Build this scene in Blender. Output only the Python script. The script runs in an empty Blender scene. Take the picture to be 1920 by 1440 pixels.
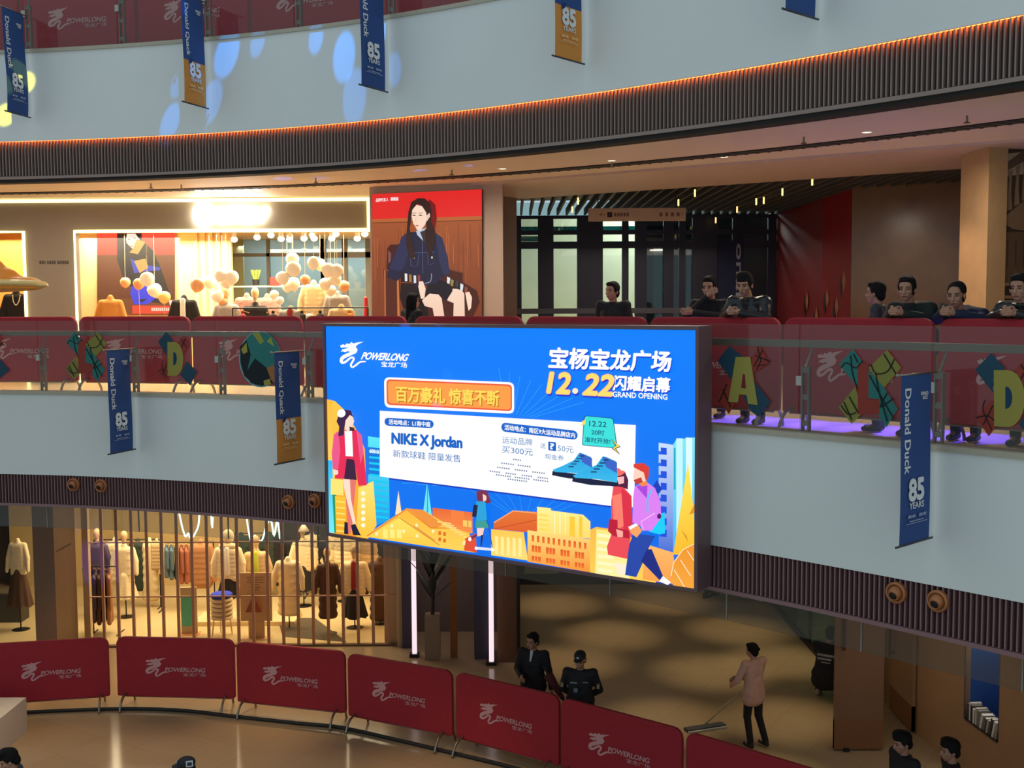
import bpy, bmesh, math, random
import numpy as np
from mathutils import Vector, Matrix
R = random.Random(7)
S = bpy.context.scene
COL = S.collection
# ---------------------------------------------------------------- camera, world, exposure
F_PX, PITCH, ROLL = 2110.0, math.atan(152 / 2110.0), 0.0058
FWD = Vector((0, math.cos(PITCH), -math.sin(PITCH)))
_u0 = Vector((0, math.sin(PITCH), math.cos(PITCH)))
_r0 = Vector((1, 0, 0))
RGT = _r0 * math.cos(ROLL) - _u0 * math.sin(ROLL)
UPV = _u0 * math.cos(ROLL) + _r0 * math.sin(ROLL)
cam = bpy.data.objects.new('camera', bpy.data.cameras.new('camera'))
COL.objects.link(cam)
cam.matrix_world = Matrix(((RGT.x, UPV.x, -FWD.x, 0), (RGT.y, UPV.y, -FWD.y, 0), (RGT.z, UPV.z, -FWD.z, 0), (0, 0, 0, 1)))
cam.data.sensor_width = 36; cam.data.sensor_fit = 'HORIZONTAL'
cam.data.lens = F_PX / 1920 * 36
cam.data.clip_end = 200
S.camera = cam
S.view_settings.view_transform = 'Standard'
S.view_settings.look = 'None'
S.view_settings.gamma = 1
S.view_settings.use_curve_mapping = False
S.view_settings.exposure = 0.0
S.cycles.max_bounces = 6
S.cycles.diffuse_bounces = 3
S.cycles.transparent_max_bounces = 16
S.cycles.sample_clamp_indirect = 4
S.cycles.caustics_reflective = False
S.cycles.caustics_refractive = False
S.cycles.use_denoising = True
W = bpy.data.worlds.new('atrium_daylight'); S.world = W
W.use_nodes = True
WORLD_RGB, WORLD_STRENGTH = (0.66, 0.82, 0.90), 0.67
W.node_tree.nodes['Background'].inputs[0].default_value = (*WORLD_RGB, 1)
W.node_tree.nodes['Background'].inputs[1].default_value = WORLD_STRENGTH

def lin(c):
    return tuple(((x / 255) / 12.92 if x / 255 <= 0.04045 else ((x / 255 + 0.055) / 1.055) ** 2.4) for x in c)

def aim(o, target):
    d = Vector(target) - o.location
    o.rotation_euler = d.to_track_quat('-Z', 'Y').to_euler()

def area(name, loc, target, size, power, rgb, size_y=None, spread=180):
    l = bpy.data.lights.new(name, 'AREA'); l.energy = power; l.color = rgb
    l.shape = 'RECTANGLE'; l.size = size; l.size_y = size_y or size
    l.spread = math.radians(spread)
    o = bpy.data.objects.new(name, l); COL.objects.link(o); o.location = loc; aim(o, target); return o

def spot(name, loc, target, deg, power, rgb, blend=.4, rad=.03):
    l = bpy.data.lights.new(name, 'SPOT'); l.energy = power; l.color = rgb
    l.spot_size = math.radians(deg); l.spot_blend = blend; l.shadow_soft_size = rad
    o = bpy.data.objects.new(name, l); COL.objects.link(o); o.location = loc; aim(o, target); return o

# pixel of the photograph -> point of the place
def ray(px, py): return (FWD + RGT * ((px - 960) / F_PX) + UPV * ((720 - py) / F_PX))
def at_y(px, py, Y): d = ray(px, py); return d * (Y / d.y)
def at_z(px, py, z): d = ray(px, py); return d * (z / d.z)
def at_plane(px, py, P, N): d = ray(px, py); return d * (Vector(P).dot(N) / d.dot(N))

Z1, Z2, Z3 = -6.7, -1.37, 3.55         # the three floors, eye level is 0
WARM = (1.0, .72, .42); WARM2 = (1.0, .60, .28); COOL = (.75, .9, 1.0); BLUE = (.02, .12, 1.0)
# lamps of the place, and added fill lights where noted
area('store_lamp_upper', (-5.2, 21.6, 1.28), (-5.2, 21.6, -1), 6.0, 680, (1, .86, .60), 1.6)
area('store_lamp_upper', (-9.6, 21.3, 1.28), (-9.6, 21.3, -1), 1.2, 70, (1, .70, .36), 1.0)
area('store_lamp_lower', (-6.0, 23.6, -3.4), (-6.0, 23.4, -6), 6.5, 360, (1, .80, .50), 2.4)
area('store_lamp_lower', (-10.2, 23.0, -3.3), (-10.2, 23.0, -6), 1.4, 40, (1, .75, .45), 1.4)
for i, (x, y) in enumerate(((-8, 18), (-4.5, 17.4), (-1.3, 16.3), (2.2, 15.2), (4.8, 13.0))):
    area('corridor_lamp', (x, y, 1.70), (x, y, -1), .5, 46, (1, .86, .70))
area('lobby_wash_upper', (3, 22.5, 1.2), (3, 22.5, -1), 3.5, 40, (1, .82, .66), 3)  # added wash that brightens the lobby walls, no fitting hangs here
area('daylight_fill', (3, 29.5, 3.5), (2.5, 28.5, -1), 5, 1000, (.97, 1, .9), 1.5)
spot('column_lamp', (4.7, 14.5, 1.7), (5.76, 14.15, -.3), 60, 70, (1, .66, .38), .8)
for x, y in ((.9, 24.6), (3.4, 24.8), (2.0, 22.3), (4.6, 22.6), (1.0, 20.6), (3.6, 20.0), (5.0, 20.6), (4.4, 17.6), (2.4, 17.6), (6.6, 17.4), (3.4, 15.4)):
    spot('lobby_lamp_lower', (x, y, -3.0), (x, y, Z1), 40, 190, (1, .78, .46), 1.0)
for x, y in ((-8, 19.4), (-5.6, 19.6), (-3.4, 18.6), (-7.2, 16.4), (-4.4, 16.2), (-1.4, 15.0)):
    spot('atrium_lamp_lower', (x, y, -3.0), (x, y, Z1), 62, 200, (1, .68, .36), .9)
spot('marble_fill', (5.9, 17.6, 1.7), (6.6, 19.0, -.3), 80, 24, (1, .75, .5), .9)  # added warm spot to brown the marble wall, no real lamp
area('panel_wall_lamp', (5.2, 15.3, -3.0), (6.4, 15.3, -6), .6, 16, (1, .80, .58), 2.5)
area('alcove_fill', (-1.1, 21.7, -3.1), (-1.1, 21.9, -6), 1.2, 16, (1, .85, .78), .6)  # added light lifting the dark area behind the tubes, no fitting
area('daylight_fill', (-4.2, 24.95, 1.3), (-4.2, 25.6, -.2), 3.6, 30, (.9, .97, 1), .3)  # added lamp under the shop ceiling, stands in for daylight behind the glazing
area('lobby_back_lamp', (2.5, 25.4, -3.1), (2.5, 26.4, -6), 3, 16, (1, .85, .7), .6)
area('lobby_fill_lamp', (3.2, 20.5, -3.0), (3.2, 20.5, Z1), 4.0, 22, (1, .82, .58), 5.0)  # added soft ambient fill over the lobby floor, not a real fitting
# ---------------------------------------------------------------- helpers
MATS = {}
def mat(name, rgb, rough=.6, metal=0.0, noise=0.0, scale=8.0, bump=0.0, spec=.5, emit=None, estr=1.0, coat=0.0):
    if name in MATS: return MATS[name]
    m = bpy.data.materials.new(name); m.use_nodes = True
    nt = m.node_tree; b = nt.nodes['Principled BSDF']
    c = lin(rgb)
    b.inputs['Base Color'].default_value = (*c, 1)
    b.inputs['Roughness'].default_value = rough
    b.inputs['Metallic'].default_value = metal
    b.inputs['Specular IOR Level'].default_value = spec
    b.inputs['Coat Weight'].default_value = coat
    if noise or bump:
        tc = nt.nodes.new('ShaderNodeTexCoord')
        n = nt.nodes.new('ShaderNodeTexNoise'); n.inputs['Scale'].default_value = scale; n.inputs['Detail'].default_value = 5
        nt.links.new(tc.outputs['Object'], n.inputs['Vector'])
        if noise:
            r = nt.nodes.new('ShaderNodeMix'); r.data_type = 'RGBA'
            r.inputs['A'].default_value = (*[max(0, x * (1 - noise)) for x in c], 1)
            r.inputs['B'].default_value = (*[min(1, x * (1 + noise)) for x in c], 1)
            nt.links.new(n.outputs['Fac'], r.inputs['Factor']); nt.links.new(r.outputs['Result'], b.inputs['Base Color'])
        if bump:
            bp = nt.nodes.new('ShaderNodeBump'); bp.inputs['Strength'].default_value = bump; bp.inputs['Distance'].default_value = .02
            nt.links.new(n.outputs['Fac'], bp.inputs['Height']); nt.links.new(bp.outputs['Normal'], b.inputs['Normal'])
    if emit is not None:
        b.inputs['Emission Color'].default_value = (*lin(emit), 1)
        b.inputs['Emission Strength'].default_value = estr
    MATS[name] = m
    return m

def glow(name, rgb, strength):
    return mat(name, rgb, emit=rgb, estr=strength)

def glass(name, tint=(235, 245, 240), refl=.06, haze=0.0, hazergb=(170, 180, 175)):
    if name in MATS: return MATS[name]
    m = bpy.data.materials.new(name); m.use_nodes = True
    nt = m.node_tree; nt.nodes.clear()
    out = nt.nodes.new('ShaderNodeOutputMaterial')
    t = nt.nodes.new('ShaderNodeBsdfTransparent'); t.inputs[0].default_value = (*lin(tint), 1)
    g = nt.nodes.new('ShaderNodeBsdfGlossy'); g.inputs['Roughness'].default_value = .03
    lw = nt.nodes.new('ShaderNodeLayerWeight'); lw.inputs['Blend'].default_value = .25
    mp = nt.nodes.new('ShaderNodeMath'); mp.operation = 'MULTIPLY_ADD'; mp.inputs[1].default_value = .35; mp.inputs[2].default_value = refl
    nt.links.new(lw.outputs['Fresnel'], mp.inputs[0])
    mx = nt.nodes.new('ShaderNodeMixShader')
    nt.links.new(mp.outputs[0], mx.inputs[0]); nt.links.new(t.outputs[0], mx.inputs[1]); nt.links.new(g.outputs[0], mx.inputs[2])
    last = mx
    if haze:
        d = nt.nodes.new('ShaderNodeBsdfDiffuse'); d.inputs[0].default_value = (*lin(hazergb), 1)
        m2 = nt.nodes.new('ShaderNodeMixShader'); m2.inputs[0].default_value = haze
        nt.links.new(mx.outputs[0], m2.inputs[1]); nt.links.new(d.outputs[0], m2.inputs[2]); last = m2
    nt.links.new(last.outputs[0], out.inputs[0])
    MATS[name] = m
    return m

def art_mat(name, emit=0.0, rough=.6):
    if name in MATS: return MATS[name]
    m = bpy.data.materials.new(name); m.use_nodes = True
    nt = m.node_tree; b = nt.nodes['Principled BSDF']
    a = nt.nodes.new('ShaderNodeAttribute'); a.attribute_name = 'Col'
    b.inputs['Roughness'].default_value = rough
    b.inputs['Specular IOR Level'].default_value = .2
    if emit:
        b.inputs['Base Color'].default_value = (.02, .02, .02, 1)
        nt.links.new(a.outputs['Color'], b.inputs['Emission Color']); b.inputs['Emission Strength'].default_value = emit
    else:
        nt.links.new(a.outputs['Color'], b.inputs['Base Color'])
    MATS[name] = m
    return m

def link(name, me, parent=None, m=None):
    o = bpy.data.objects.new(name, me); COL.objects.link(o)
    if m is not None and not me.materials: me.materials.append(m)
    if parent is not None: o.parent = parent
    return o

def tag(o, label=None, cat=None, group=None, kind=None):
    if label: o['label'] = label
    if cat: o['category'] = cat
    if group: o['group'] = group
    if kind: o['kind'] = kind
    return o

def empty(name, loc=(0, 0, 0), rz=0, label=None, cat=None, group=None):
    o = bpy.data.objects.new(name, None); COL.objects.link(o)
    o.location = loc; o.rotation_euler = (0, 0, rz); o.empty_display_size = .1
    return tag(o, label, cat, group)

def copy_tree(o, parent=None):
    c = o.copy(); COL.objects.link(c)
    if parent is not None: c.parent = parent
    for ch in list(o.children): copy_tree(ch, c)
    return c

class MB:
    """collects shapes, builds one mesh"""
    def __init__(s): s.v = []; s.f = []
    def add(s, vs, fs):
        k = len(s.v); s.v += [tuple(v) for v in vs]; s.f += [tuple(i + k for i in f) for f in fs]; return s
    def box(s, x0, x1, y0, y1, z0, z1, M=None):
        vs = [Vector((x, y, z)) for z in (z0, z1) for x, y in ((x0, y0), (x1, y0), (x1, y1), (x0, y1))]
        if M is not None: vs = [M @ v for v in vs]
        return s.add(vs, [(3, 2, 1, 0), (4, 5, 6, 7), (0, 1, 5, 4), (1, 2, 6, 5), (2, 3, 7, 6), (3, 0, 4, 7)])
    def prism(s, poly, z0, z1):
        n = len(poly)
        a = sum(poly[i][0] * poly[(i + 1) % n][1] - poly[(i + 1) % n][0] * poly[i][1] for i in range(n))
        if a < 0: poly = poly[::-1]
        vs = [(p[0], p[1], z0) for p in poly] + [(p[0], p[1], z1) for p in poly]
        return s.add(vs, [tuple(range(n - 1, -1, -1)), tuple(range(n, 2 * n))] + [(i, (i + 1) % n, (i + 1) % n + n, i + n) for i in range(n)])
    def wall(s, p0, p1, z0, z1, t=.1):
        """upright slab from p0 to p1, thickness t to the left of the direction"""
        p0 = Vector(p0[:2]); p1 = Vector(p1[:2]); d = (p1 - p0).normalized(); n = Vector((-d.y, d.x)) * t
        return s.prism([p0, p1, p1 + n, p0 + n], z0, z1)
    def tube(s, pts, r, n=8, closed=False, r1=None):
        pts = [Vector(p) for p in pts]; k = len(pts); vs = []; fs = []
        up = None
        for i, p in enumerate(pts):
            a = pts[i - 1] if (i > 0 or closed) else p; b = pts[(i + 1) % k] if (i < k - 1 or closed) else p
            d = (b - a).normalized() if (b - a).length > 1e-9 else Vector((0, 0, 1))
            if up is None: up = d.orthogonal().normalized()
            up = (up - d * up.dot(d)); up = up.normalized() if up.length > 1e-6 else d.orthogonal().normalized()
            w = d.cross(up); rr = r if r1 is None else r + (r1 - r) * i / max(1, k - 1)
            for j in range(n):
                t = 2 * math.pi * j / n; vs.append(p + (up * math.cos(t) + w * math.sin(t)) * rr)
        for i in range(k if closed else k - 1):
            for j in range(n):
                a = i * n; b = ((i + 1) % k) * n
                fs.append((a + j, a + (j + 1) % n, b + (j + 1) % n, b + j))
        if not closed: fs += [tuple(range(n - 1, -1, -1)), tuple(range((k - 1) * n, k * n))]
        return s.add(vs, fs)
    def lathe(s, prof, n=16, M=None, cap=True):
        vs = []; fs = []; k = len(prof)
        for r, z in prof:
            for j in range(n):
                t = 2 * math.pi * j / n; v = Vector((r * math.cos(t), r * math.sin(t), z)); vs.append(M @ v if M is not None else v)
        for i in range(k - 1):
            for j in range(n): fs.append((i * n + j, i * n + (j + 1) % n, (i + 1) * n + (j + 1) % n, (i + 1) * n + j))
        if cap: fs += [tuple(range(n - 1, -1, -1)), tuple(range((k - 1) * n, k * n))]
        return s.add(vs, fs)
    def ell(s, c, r, M=None, n=14, m=9):
        c = Vector(c); r = (r, r, r) if not hasattr(r, '__len__') else r
        vs = [Vector((0, 0, -r[2]))]; fs = []
        for i in range(1, m):
            a = -math.pi / 2 + math.pi * i / m
            for j in range(n):
                t = 2 * math.pi * j / n; vs.append(Vector((r[0] * math.cos(a) * math.cos(t), r[1] * math.cos(a) * math.sin(t), r[2] * math.sin(a))))
        vs.append(Vector((0, 0, r[2]))); L = len(vs) - 1
        for j in range(n):
            fs.append((0, 1 + (j + 1) % n, 1 + j)); fs.append((L, L - n + j, L - n + (j + 1) % n))
            for i in range(m - 2): a = 1 + i * n; fs.append((a + j, a + (j + 1) % n, a + n + (j + 1) % n, a + n + j))
        if M is not None: vs = [M @ v for v in vs]
        return s.add([v + c for v in vs], fs)
    def cap(s, a, b, ra, rb=None, n=10):
        """rounded cone"""
        a = Vector(a); b = Vector(b); rb = ra if rb is None else rb; d = (b - a)
        if d.length < 1e-6: return s.ell(a, ra)
        d.normalize(); u = d.orthogonal().normalized(); w = d.cross(u); rings = []
        for k in (-80, -50, -20): t = math.radians(k); rings.append((a + d * ra * math.sin(t), ra * math.cos(t)))
        for k in (20, 50, 80): t = math.radians(k); rings.append((b + d * rb * math.sin(t), rb * math.cos(t)))
        vs = []; fs = []
        for p, r in rings:
            for j in range(n): t = 2 * math.pi * j / n; vs.append(p + (u * math.cos(t) + w * math.sin(t)) * r)
        for i in range(5):
            for j in range(n): fs.append((i * n + j, i * n + (j + 1) % n, (i + 1) * n + (j + 1) % n, (i + 1) * n + j))
        fs += [tuple(range(n - 1, -1, -1)), tuple(range(5 * n, 6 * n))]
        return s.add(vs, fs)
    def mesh(s, name, smooth=False):
        me = bpy.data.meshes.new(name); me.from_pydata(s.v, [], s.f); me.update()
        if smooth:
            me.polygons.foreach_set('use_smooth', [True] * len(me.polygons))
        return me
    def build(s, name, m, parent=None, smooth=False):
        o = link(name, s.mesh(name, smooth), parent, m)
        return o
    def organic(s, name, voxel=.012, it=4):
        """one continuous skin around all shapes"""
        me = s.mesh(name + '_raw'); o = bpy.data.objects.new('raw', me); COL.objects.link(o)
        r = o.modifiers.new('r', 'REMESH'); r.mode = 'VOXEL'; r.voxel_size = voxel; r.use_smooth_shade = True
        if it: k = o.modifiers.new('s', 'SMOOTH'); k.factor = .5; k.iterations = it
        dg = bpy.context.evaluated_depsgraph_get()
        me2 = bpy.data.meshes.new_from_object(o.evaluated_get(dg)); me2.name = name
        bpy.data.objects.remove(o); bpy.data.meshes.remove(me)
        me2.polygons.foreach_set('use_smooth', [True] * len(me2.polygons))
        return me2

def struct(o): o['kind'] = 'structure'; return o

# ---- lettering
_TX = {}
def text_geo(body, bold=0.0, shear=0.0, space=1.0):
    """2-D triangles of a line of lettering with unit cap size, (verts, faces, x0, x1, y0, y1)"""
    key = (body, bold, shear, space)
    if key in _TX: return _TX[key]
    c = bpy.data.curves.new('t', 'FONT'); c.body = body; c.size = 1; c.offset = bold; c.shear = shear; c.space_character = space
    c.resolution_u = 3; c.fill_mode = 'FRONT'; c.extrude = 0
    o = bpy.data.objects.new('t', c); COL.objects.link(o)
    dg = bpy.context.evaluated_depsgraph_get()
    me = bpy.data.meshes.new_from_object(o.evaluated_get(dg))
    v = [(p.co.x, p.co.y) for p in me.vertices]; f = [tuple(p.vertices) for p in me.polygons]
    bpy.data.objects.remove(o); bpy.data.curves.remove(c); bpy.data.meshes.remove(me)
    if not v: v = [(0, 0), (.01, 0), (0, .01)]; f = [(0, 1, 2)]
    xs = [p[0] for p in v]; ys = [p[1] for p in v]
    _TX[key] = (v, f, min(xs), max(xs), min(ys), max(ys))
    return _TX[key]

class Art:
    """flat coloured artwork on a plane: every call lies a hair in front of the one before"""
    def __init__(s, to3d, step=.0006): s.to3d = to3d; s.v = []; s.f = []; s.c = []; s.k = 0; s.step = step
    def _put(s, pts, faces, cols):
        b = len(s.v); s.k += 1
        for p in pts: s.v.append(tuple(s.to3d(p[0], p[1], s.k * s.step)))
        for f in faces: s.f.append(tuple(i + b for i in f))
        if not isinstance(cols, list): cols = [cols] * len(pts)
        s.c += [lin(c) for c in cols]
    def poly(s, pts, col, grad=None):
        """grad = second colour reached at the polygon's other end (y)"""
        from mathutils.geometry import tessellate_polygon
        tri = tessellate_polygon([[Vector((p[0], p[1], 0)) for p in pts]])
        cols = col
        if grad is not None:
            ys = [p[1] for p in pts]; y0, y1 = min(ys), max(ys)
            cols = [tuple(col[i] + (grad[i] - col[i]) * (p[1] - y0) / (y1 - y0 + 1e-9) for i in range(3)) for p in pts]
        s._put(pts, tri, cols)
    def rect(s, x0, y0, x1, y1, col, grad=None): s.poly([(x0, y0), (x1, y0), (x1, y1), (x0, y1)], col, grad)
    def rrect(s, P, col, r, n=5):
        """quad P (4 corners in order) with corners rounded by r"""
        out = []
        for i in range(4):
            p = Vector(P[i]); a = Vector(P[i - 1]); b = Vector(P[(i + 1) % 4])
            da = (a - p).normalized() * r; db = (b - p).normalized() * r
            for k in range(n + 1):
                t = k / n; out.append(tuple((p + da) * (1 - t) ** 2 + p * 2 * t * (1 - t) + (p + db) * t * t))
        s.poly(out, col)
    def ell(s, cx, cy, rx, ry, col, rot=0, n=20):
        ct, st = math.cos(rot), math.sin(rot)
        s.poly([(cx + rx * math.cos(a) * ct - ry * math.sin(a) * st, cy + rx * math.cos(a) * st + ry * math.sin(a) * ct) for a in [2 * math.pi * i / n for i in range(n)]], col)
    def line(s, pts, w, col):
        """stroke, width w (number or one per point)"""
        ws = w if isinstance(w, (list, tuple)) else [w] * len(pts); P = [Vector(p[:2]) for p in pts]; L = []; Rr = []
        for i, p in enumerate(P):
            d = (P[min(i + 1, len(P) - 1)] - P[max(i - 1, 0)]); d = d.normalized() if d.length > 0 else Vector((1, 0)); n = Vector((-d.y, d.x)) * ws[i] / 2
            L.append(p + n); Rr.append(p - n)
        k = len(P)
        s._put(L + Rr, [(i, i + 1, k + i + 1, k + i) for i in range(k - 1)], col)
    def text(s, body, bl, br, tl, col, bold=0.0, shear=0.0, space=1.0, grad=None):
        """lettering whose box's bottom-left, bottom-right and top-left corners are given"""
        v, f, x0, x1, y0, y1 = text_geo(body, 0, shear, space)
        ex = (br[0] - bl[0], br[1] - bl[1]); ey = (tl[0] - bl[0], tl[1] - bl[1])
        pts = []
        for x, y in v:
            a = (x - x0) / (x1 - x0); b = (y - y0) / (y1 - y0); pts.append((bl[0] + ex[0] * a + ey[0] * b, bl[1] + ex[1] * a + ey[1] * b))
        if bold:     # heavier strokes: the same glyphs again, shifted round a small circle
            h = math.hypot(*ey) / (y1 - y0) * bold * .8; ux = Vector(ex).normalized() * h; uy = Vector(ey).normalized() * h
            for k in range(8):
                a = k * math.pi / 4; d = ux * math.cos(a) + uy * math.sin(a)
                s._put([(p[0] + d.x, p[1] + d.y) for p in pts], f, col); s.k -= 1 - .6
        s._put(pts, f, col)
    def mesh(s, name):
        me = bpy.data.meshes.new(name); me.from_pydata(s.v, [], s.f); me.update()
        ca = me.color_attributes.new('Col', 'FLOAT_COLOR', 'POINT')
        ca.data.foreach_set('color', [x for c in s.c for x in (*c, 1.0)])
        return me
    def build(s, name, m, parent=None): return link(name, s.mesh(name), parent, m)

def smooth_line(pts, k=6):
    out = []
    n = len(pts)
    for i in range(n - 1):
        p0, p1, p2, p3 = pts[max(i - 1, 0)], pts[i], pts[i + 1], pts[min(i + 2, n - 1)]
        for j in range(k):
            t = j / k
            out.append(tuple(.5 * (2 * p1[d] + (p2[d] - p0[d]) * t + (2 * p0[d] - 5 * p1[d] + 4 * p2[d] - p3[d]) * t * t + (3 * p1[d] - p0[d] - 3 * p2[d] + p3[d]) * t ** 3) for d in range(len(p1))))
    out.append(tuple(pts[-1]))
    return out

# ---- the curved slab edges
class Edge:
    def __init__(s, pix, z, x0, x1):
        P = [at_z(px, py, z) for px, py in pix]
        co = np.polyfit([p.x for p in P], [p.y for p in P], 3)
        xs = np.linspace(x0, x1, 400); ys = np.polyval(co, xs)
        d = np.concatenate([[0], np.cumsum(np.hypot(np.diff(xs), np.diff(ys)))])
        s.L = d[-1]; s.xs, s.ys, s.d = xs, ys, d
    def pt(s, a, o=0.0):
        """point at arc length a, o metres into the atrium"""
        e = .01
        x = float(np.interp(a, s.d, s.xs)); y = float(np.interp(a, s.d, s.ys))
        xa, xb = (float(np.interp(t, s.d, s.xs)) for t in (max(0, a - e), min(s.L, a + e)))
        ya, yb = (float(np.interp(t, s.d, s.ys)) for t in (max(0, a - e), min(s.L, a + e)))
        t = Vector((xb - xa, yb - ya)).normalized(); n = Vector((t.y, -t.x))
        return Vector((x, y)) + n * o
    def tan(s, a): return (s.pt(min(s.L, a + .02)) - s.pt(max(0, a - .02))).normalized()
    def line(s, o, a0=0, a1=None, step=.25):
        a1 = s.L if a1 is None else a1; n = max(2, int((a1 - a0) / step)); return [s.pt(a0 + (a1 - a0) * i / n, o) for i in range(n + 1)]
    def arc_at_px(s, px, o=0.0):
        """arc length at which the column px of the photograph crosses the line o"""
        best = None
        for i in range(800):
            a = s.L * i / 799; p = s.pt(a, o); q = (p.x * 1.0) / p.y * F_PX * math.cos(0) + 960
            if best is None or abs(q - px) < best[0]: best = (abs(q - px), a)
        return best[1]
    def solid(s, mb, o0, o1, z0, z1, a0=0, a1=None, step=.25):
        A = s.line(o0, a0, a1, step); B = s.line(o1, a0, a1, step); n = len(A)
        vs = [(p.x, p.y, z) for L, z in ((A, z0), (A, z1), (B, z1), (B, z0)) for p in L]; fs = []
        for i in range(n - 1):
            for k in range(4): fs.append((k * n + i, k * n + i + 1, ((k + 1) % 4) * n + i + 1, ((k + 1) % 4) * n + i))
        fs += [(0, n, 2 * n, 3 * n), (n - 1, 4 * n - 1, 3 * n - 1, 2 * n - 1)]
        return mb.add(vs, fs)
# ---------------------------------------------------------------- the building
def arc_px(E, px, o, z):
    best = None
    for i in range(1200):
        a = E.L * i / 1199; p = E.pt(a, o); v = Vector((p.x, p.y, z)); q = 960 + F_PX * v.dot(RGT) / v.dot(FWD)
        if best is None or abs(q - px) < best[0]: best = (abs(q - px), a)
    return best[1]

E2 = Edge([(0, 737), (200, 738), (333, 742), (500, 748), (600, 753), (1330, 803), (1480, 812), (1613, 827), (1780, 843), (1920, 858)], Z2 + .10, -10.6, 5.6)
E3 = Edge([(0, 265), (200, 261), (333, 252), (633, 230), (973, 193), (1280, 148), (1613, 89), (1920, 25)], 2.36, -10.6, 6.0)
white = mat('white_plaster', (226, 230, 228), .55, noise=.03, scale=1.5)
ledge = mat('stone_ledge', (178, 170, 150), .4, noise=.1, scale=20)
slatm = mat('brown_slat', (146, 126, 118), .45)
slatm2 = mat('wine_slat', (136, 102, 104), .45)
slatb = mat('slat_backing', (56, 44, 43), .7)
slatb2 = mat('slat_backing_wine', (62, 28, 38), .7)
dark = mat('dark_metal', (38, 37, 40), .45, .3)
navy = mat('navy_frame', (46, 46, 66), .4, .2)
beige = mat('beige_plaster', (226, 206, 180), .6, noise=.04, scale=2)
pinkish = mat('bulkhead_lit_plaster', (200, 172, 154), .5, noise=.04, scale=2)  # pinkish reflected light is put into this plaster colour

def slats(E, z0, z1, m, mb_step=.05, o0=-.055, o1=-.015, w=.0065):
    mb = MB(); a = 0.02
    while a < E.L - .02:
        p0 = E.pt(a, o0); p1 = E.pt(a, o1); t = E.tan(a) * w
        mb.prism([p0 - t, p0 + t, p1 + t, p1 - t], z0, z1); a += mb_step
    return struct(mb.build('trim_slats', m))

def edge_band(E, ztop, zw, zs, m, mb_, nm):
    f = MB()
    if nm == 'upper': E.solid(f, 0, -.025, zw, ztop); E.solid(f, -.10, -.25, zw, ztop); E.solid(f, -.025, -.10, zw + .13, ztop)
    else: E.solid(f, 0, -.25, zw, ztop)
    struct(f.build('wall_parapet_' + nm, white))
    f = MB(); E.solid(f, .025, -.22, ztop, ztop + .05); struct(f.build('trim_ledge_' + nm, ledge))
    f = MB(); E.solid(f, -.055, -.25, zs, zw); struct(f.build('trim_slat_backing_' + nm, mb_))
    slats(E, zs + .005, zw - .004, m)
    f = MB(); E.solid(f, -.005, -.25, zs - .04, zs); struct(f.build('trim_slat_foot_' + nm, m))
edge_band(E2, -1.29, -2.47, -2.90, slatm2, slatb2, 'lower')
edge_band(E3, 3.60, 2.36, 1.86, slatm, slatb, 'upper')
# amber cove light along the head of the upper slats
f = MB(); E3.solid(f, -.03, -.095, 2.45, 2.462); tag(struct(f.build('trim_cove_light', glow('amber_cove', (255, 122, 52), 48.0))))
f = MB(); E3.solid(f, -.03, -.25, 1.775, 1.82); struct(f.build('trim_shadow_gap', mat('shadow_gap', (30, 26, 24), .8)))

L2 = [tuple(p) for p in E2.line(-.2)]; L3 = [tuple(p) for p in E3.line(-.2)]
tile = bpy.data.materials.new('amber_floor_tile'); tile.use_nodes = True
nt = tile.node_tree; b = nt.nodes['Principled BSDF']; b.inputs['Roughness'].default_value = .16; b.inputs['Specular IOR Level'].default_value = .45
tc = nt.nodes.new('ShaderNodeTexCoord'); br = nt.nodes.new('ShaderNodeTexBrick')
br.inputs['Scale'].default_value = 1.0; br.inputs['Brick Width'].default_value = .8; br.inputs['Row Height'].default_value = .8; br.offset = 0
br.inputs['Mortar Size'].default_value = .004; br.inputs['Color1'].default_value = (*lin((172, 150, 120)), 1); br.inputs['Color2'].default_value = (*lin((168, 146, 115)), 1); br.inputs['Mortar'].default_value = (*lin((152, 130, 100)), 1)
mpn = nt.nodes.new('ShaderNodeMapping'); mpn.inputs['Rotation'].default_value = (0, 0, .55)
nt.links.new(tc.outputs['Object'], mpn.inputs[0]); nt.links.new(mpn.outputs[0], br.inputs['Vector']); nt.links.new(br.outputs['Color'], b.inputs['Base Color'])
f = MB(); f.prism([(-17, -2), (14, -2), (14, 31), (-17, 31)], Z1 - .2, Z1); struct(f.build('floor_ground', tile))
f2m = mat('upper_floor_tile', (224, 198, 158), .25, noise=.06, scale=3)
f = MB(); f.prism(L2 + [(13, L2[-1][1]), (13, 31), (-17, 31), (-17, L2[0][1])], Z2 - .3, Z2); struct(f.build('floor_upper', f2m))
f = MB(); f.prism(L2 + [(13, L2[-1][1]), (13, 27), (-17, 27), (-17, L2[0][1])], -2.85, -2.65); struct(f.build('ceiling_lower', mat('lower_ceiling', (150, 128, 104), .7)))
f = MB(); f.prism(L3 + [(13, L3[-1][1]), (13, 26.2), (-17, 26.2), (-17, L3[0][1])], 3.25, Z3); struct(f.build('floor_top', f2m))
BM = Vector((.14, 20.1)); BN = Vector((6.29, 15.9)); bd = (BN - BM).normalized(); BE = BM + bd * 13
f = MB(); f.prism(L3 + [(13, L3[-1][1]), tuple(BE), tuple(BM), (-.1, 20.1), (-17, 20.3), (-17, L3[0][1])], 1.88, 2.1); struct(f.build('ceiling_upper', beige))
bn = Vector((bd.y, -bd.x)) if bd.y < 0 else Vector((-bd.y, bd.x))
bn = -Vector((-bd.y, bd.x)) if Vector((-bd.y, bd.x)).y > 0 else Vector((-bd.y, bd.x))
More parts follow.
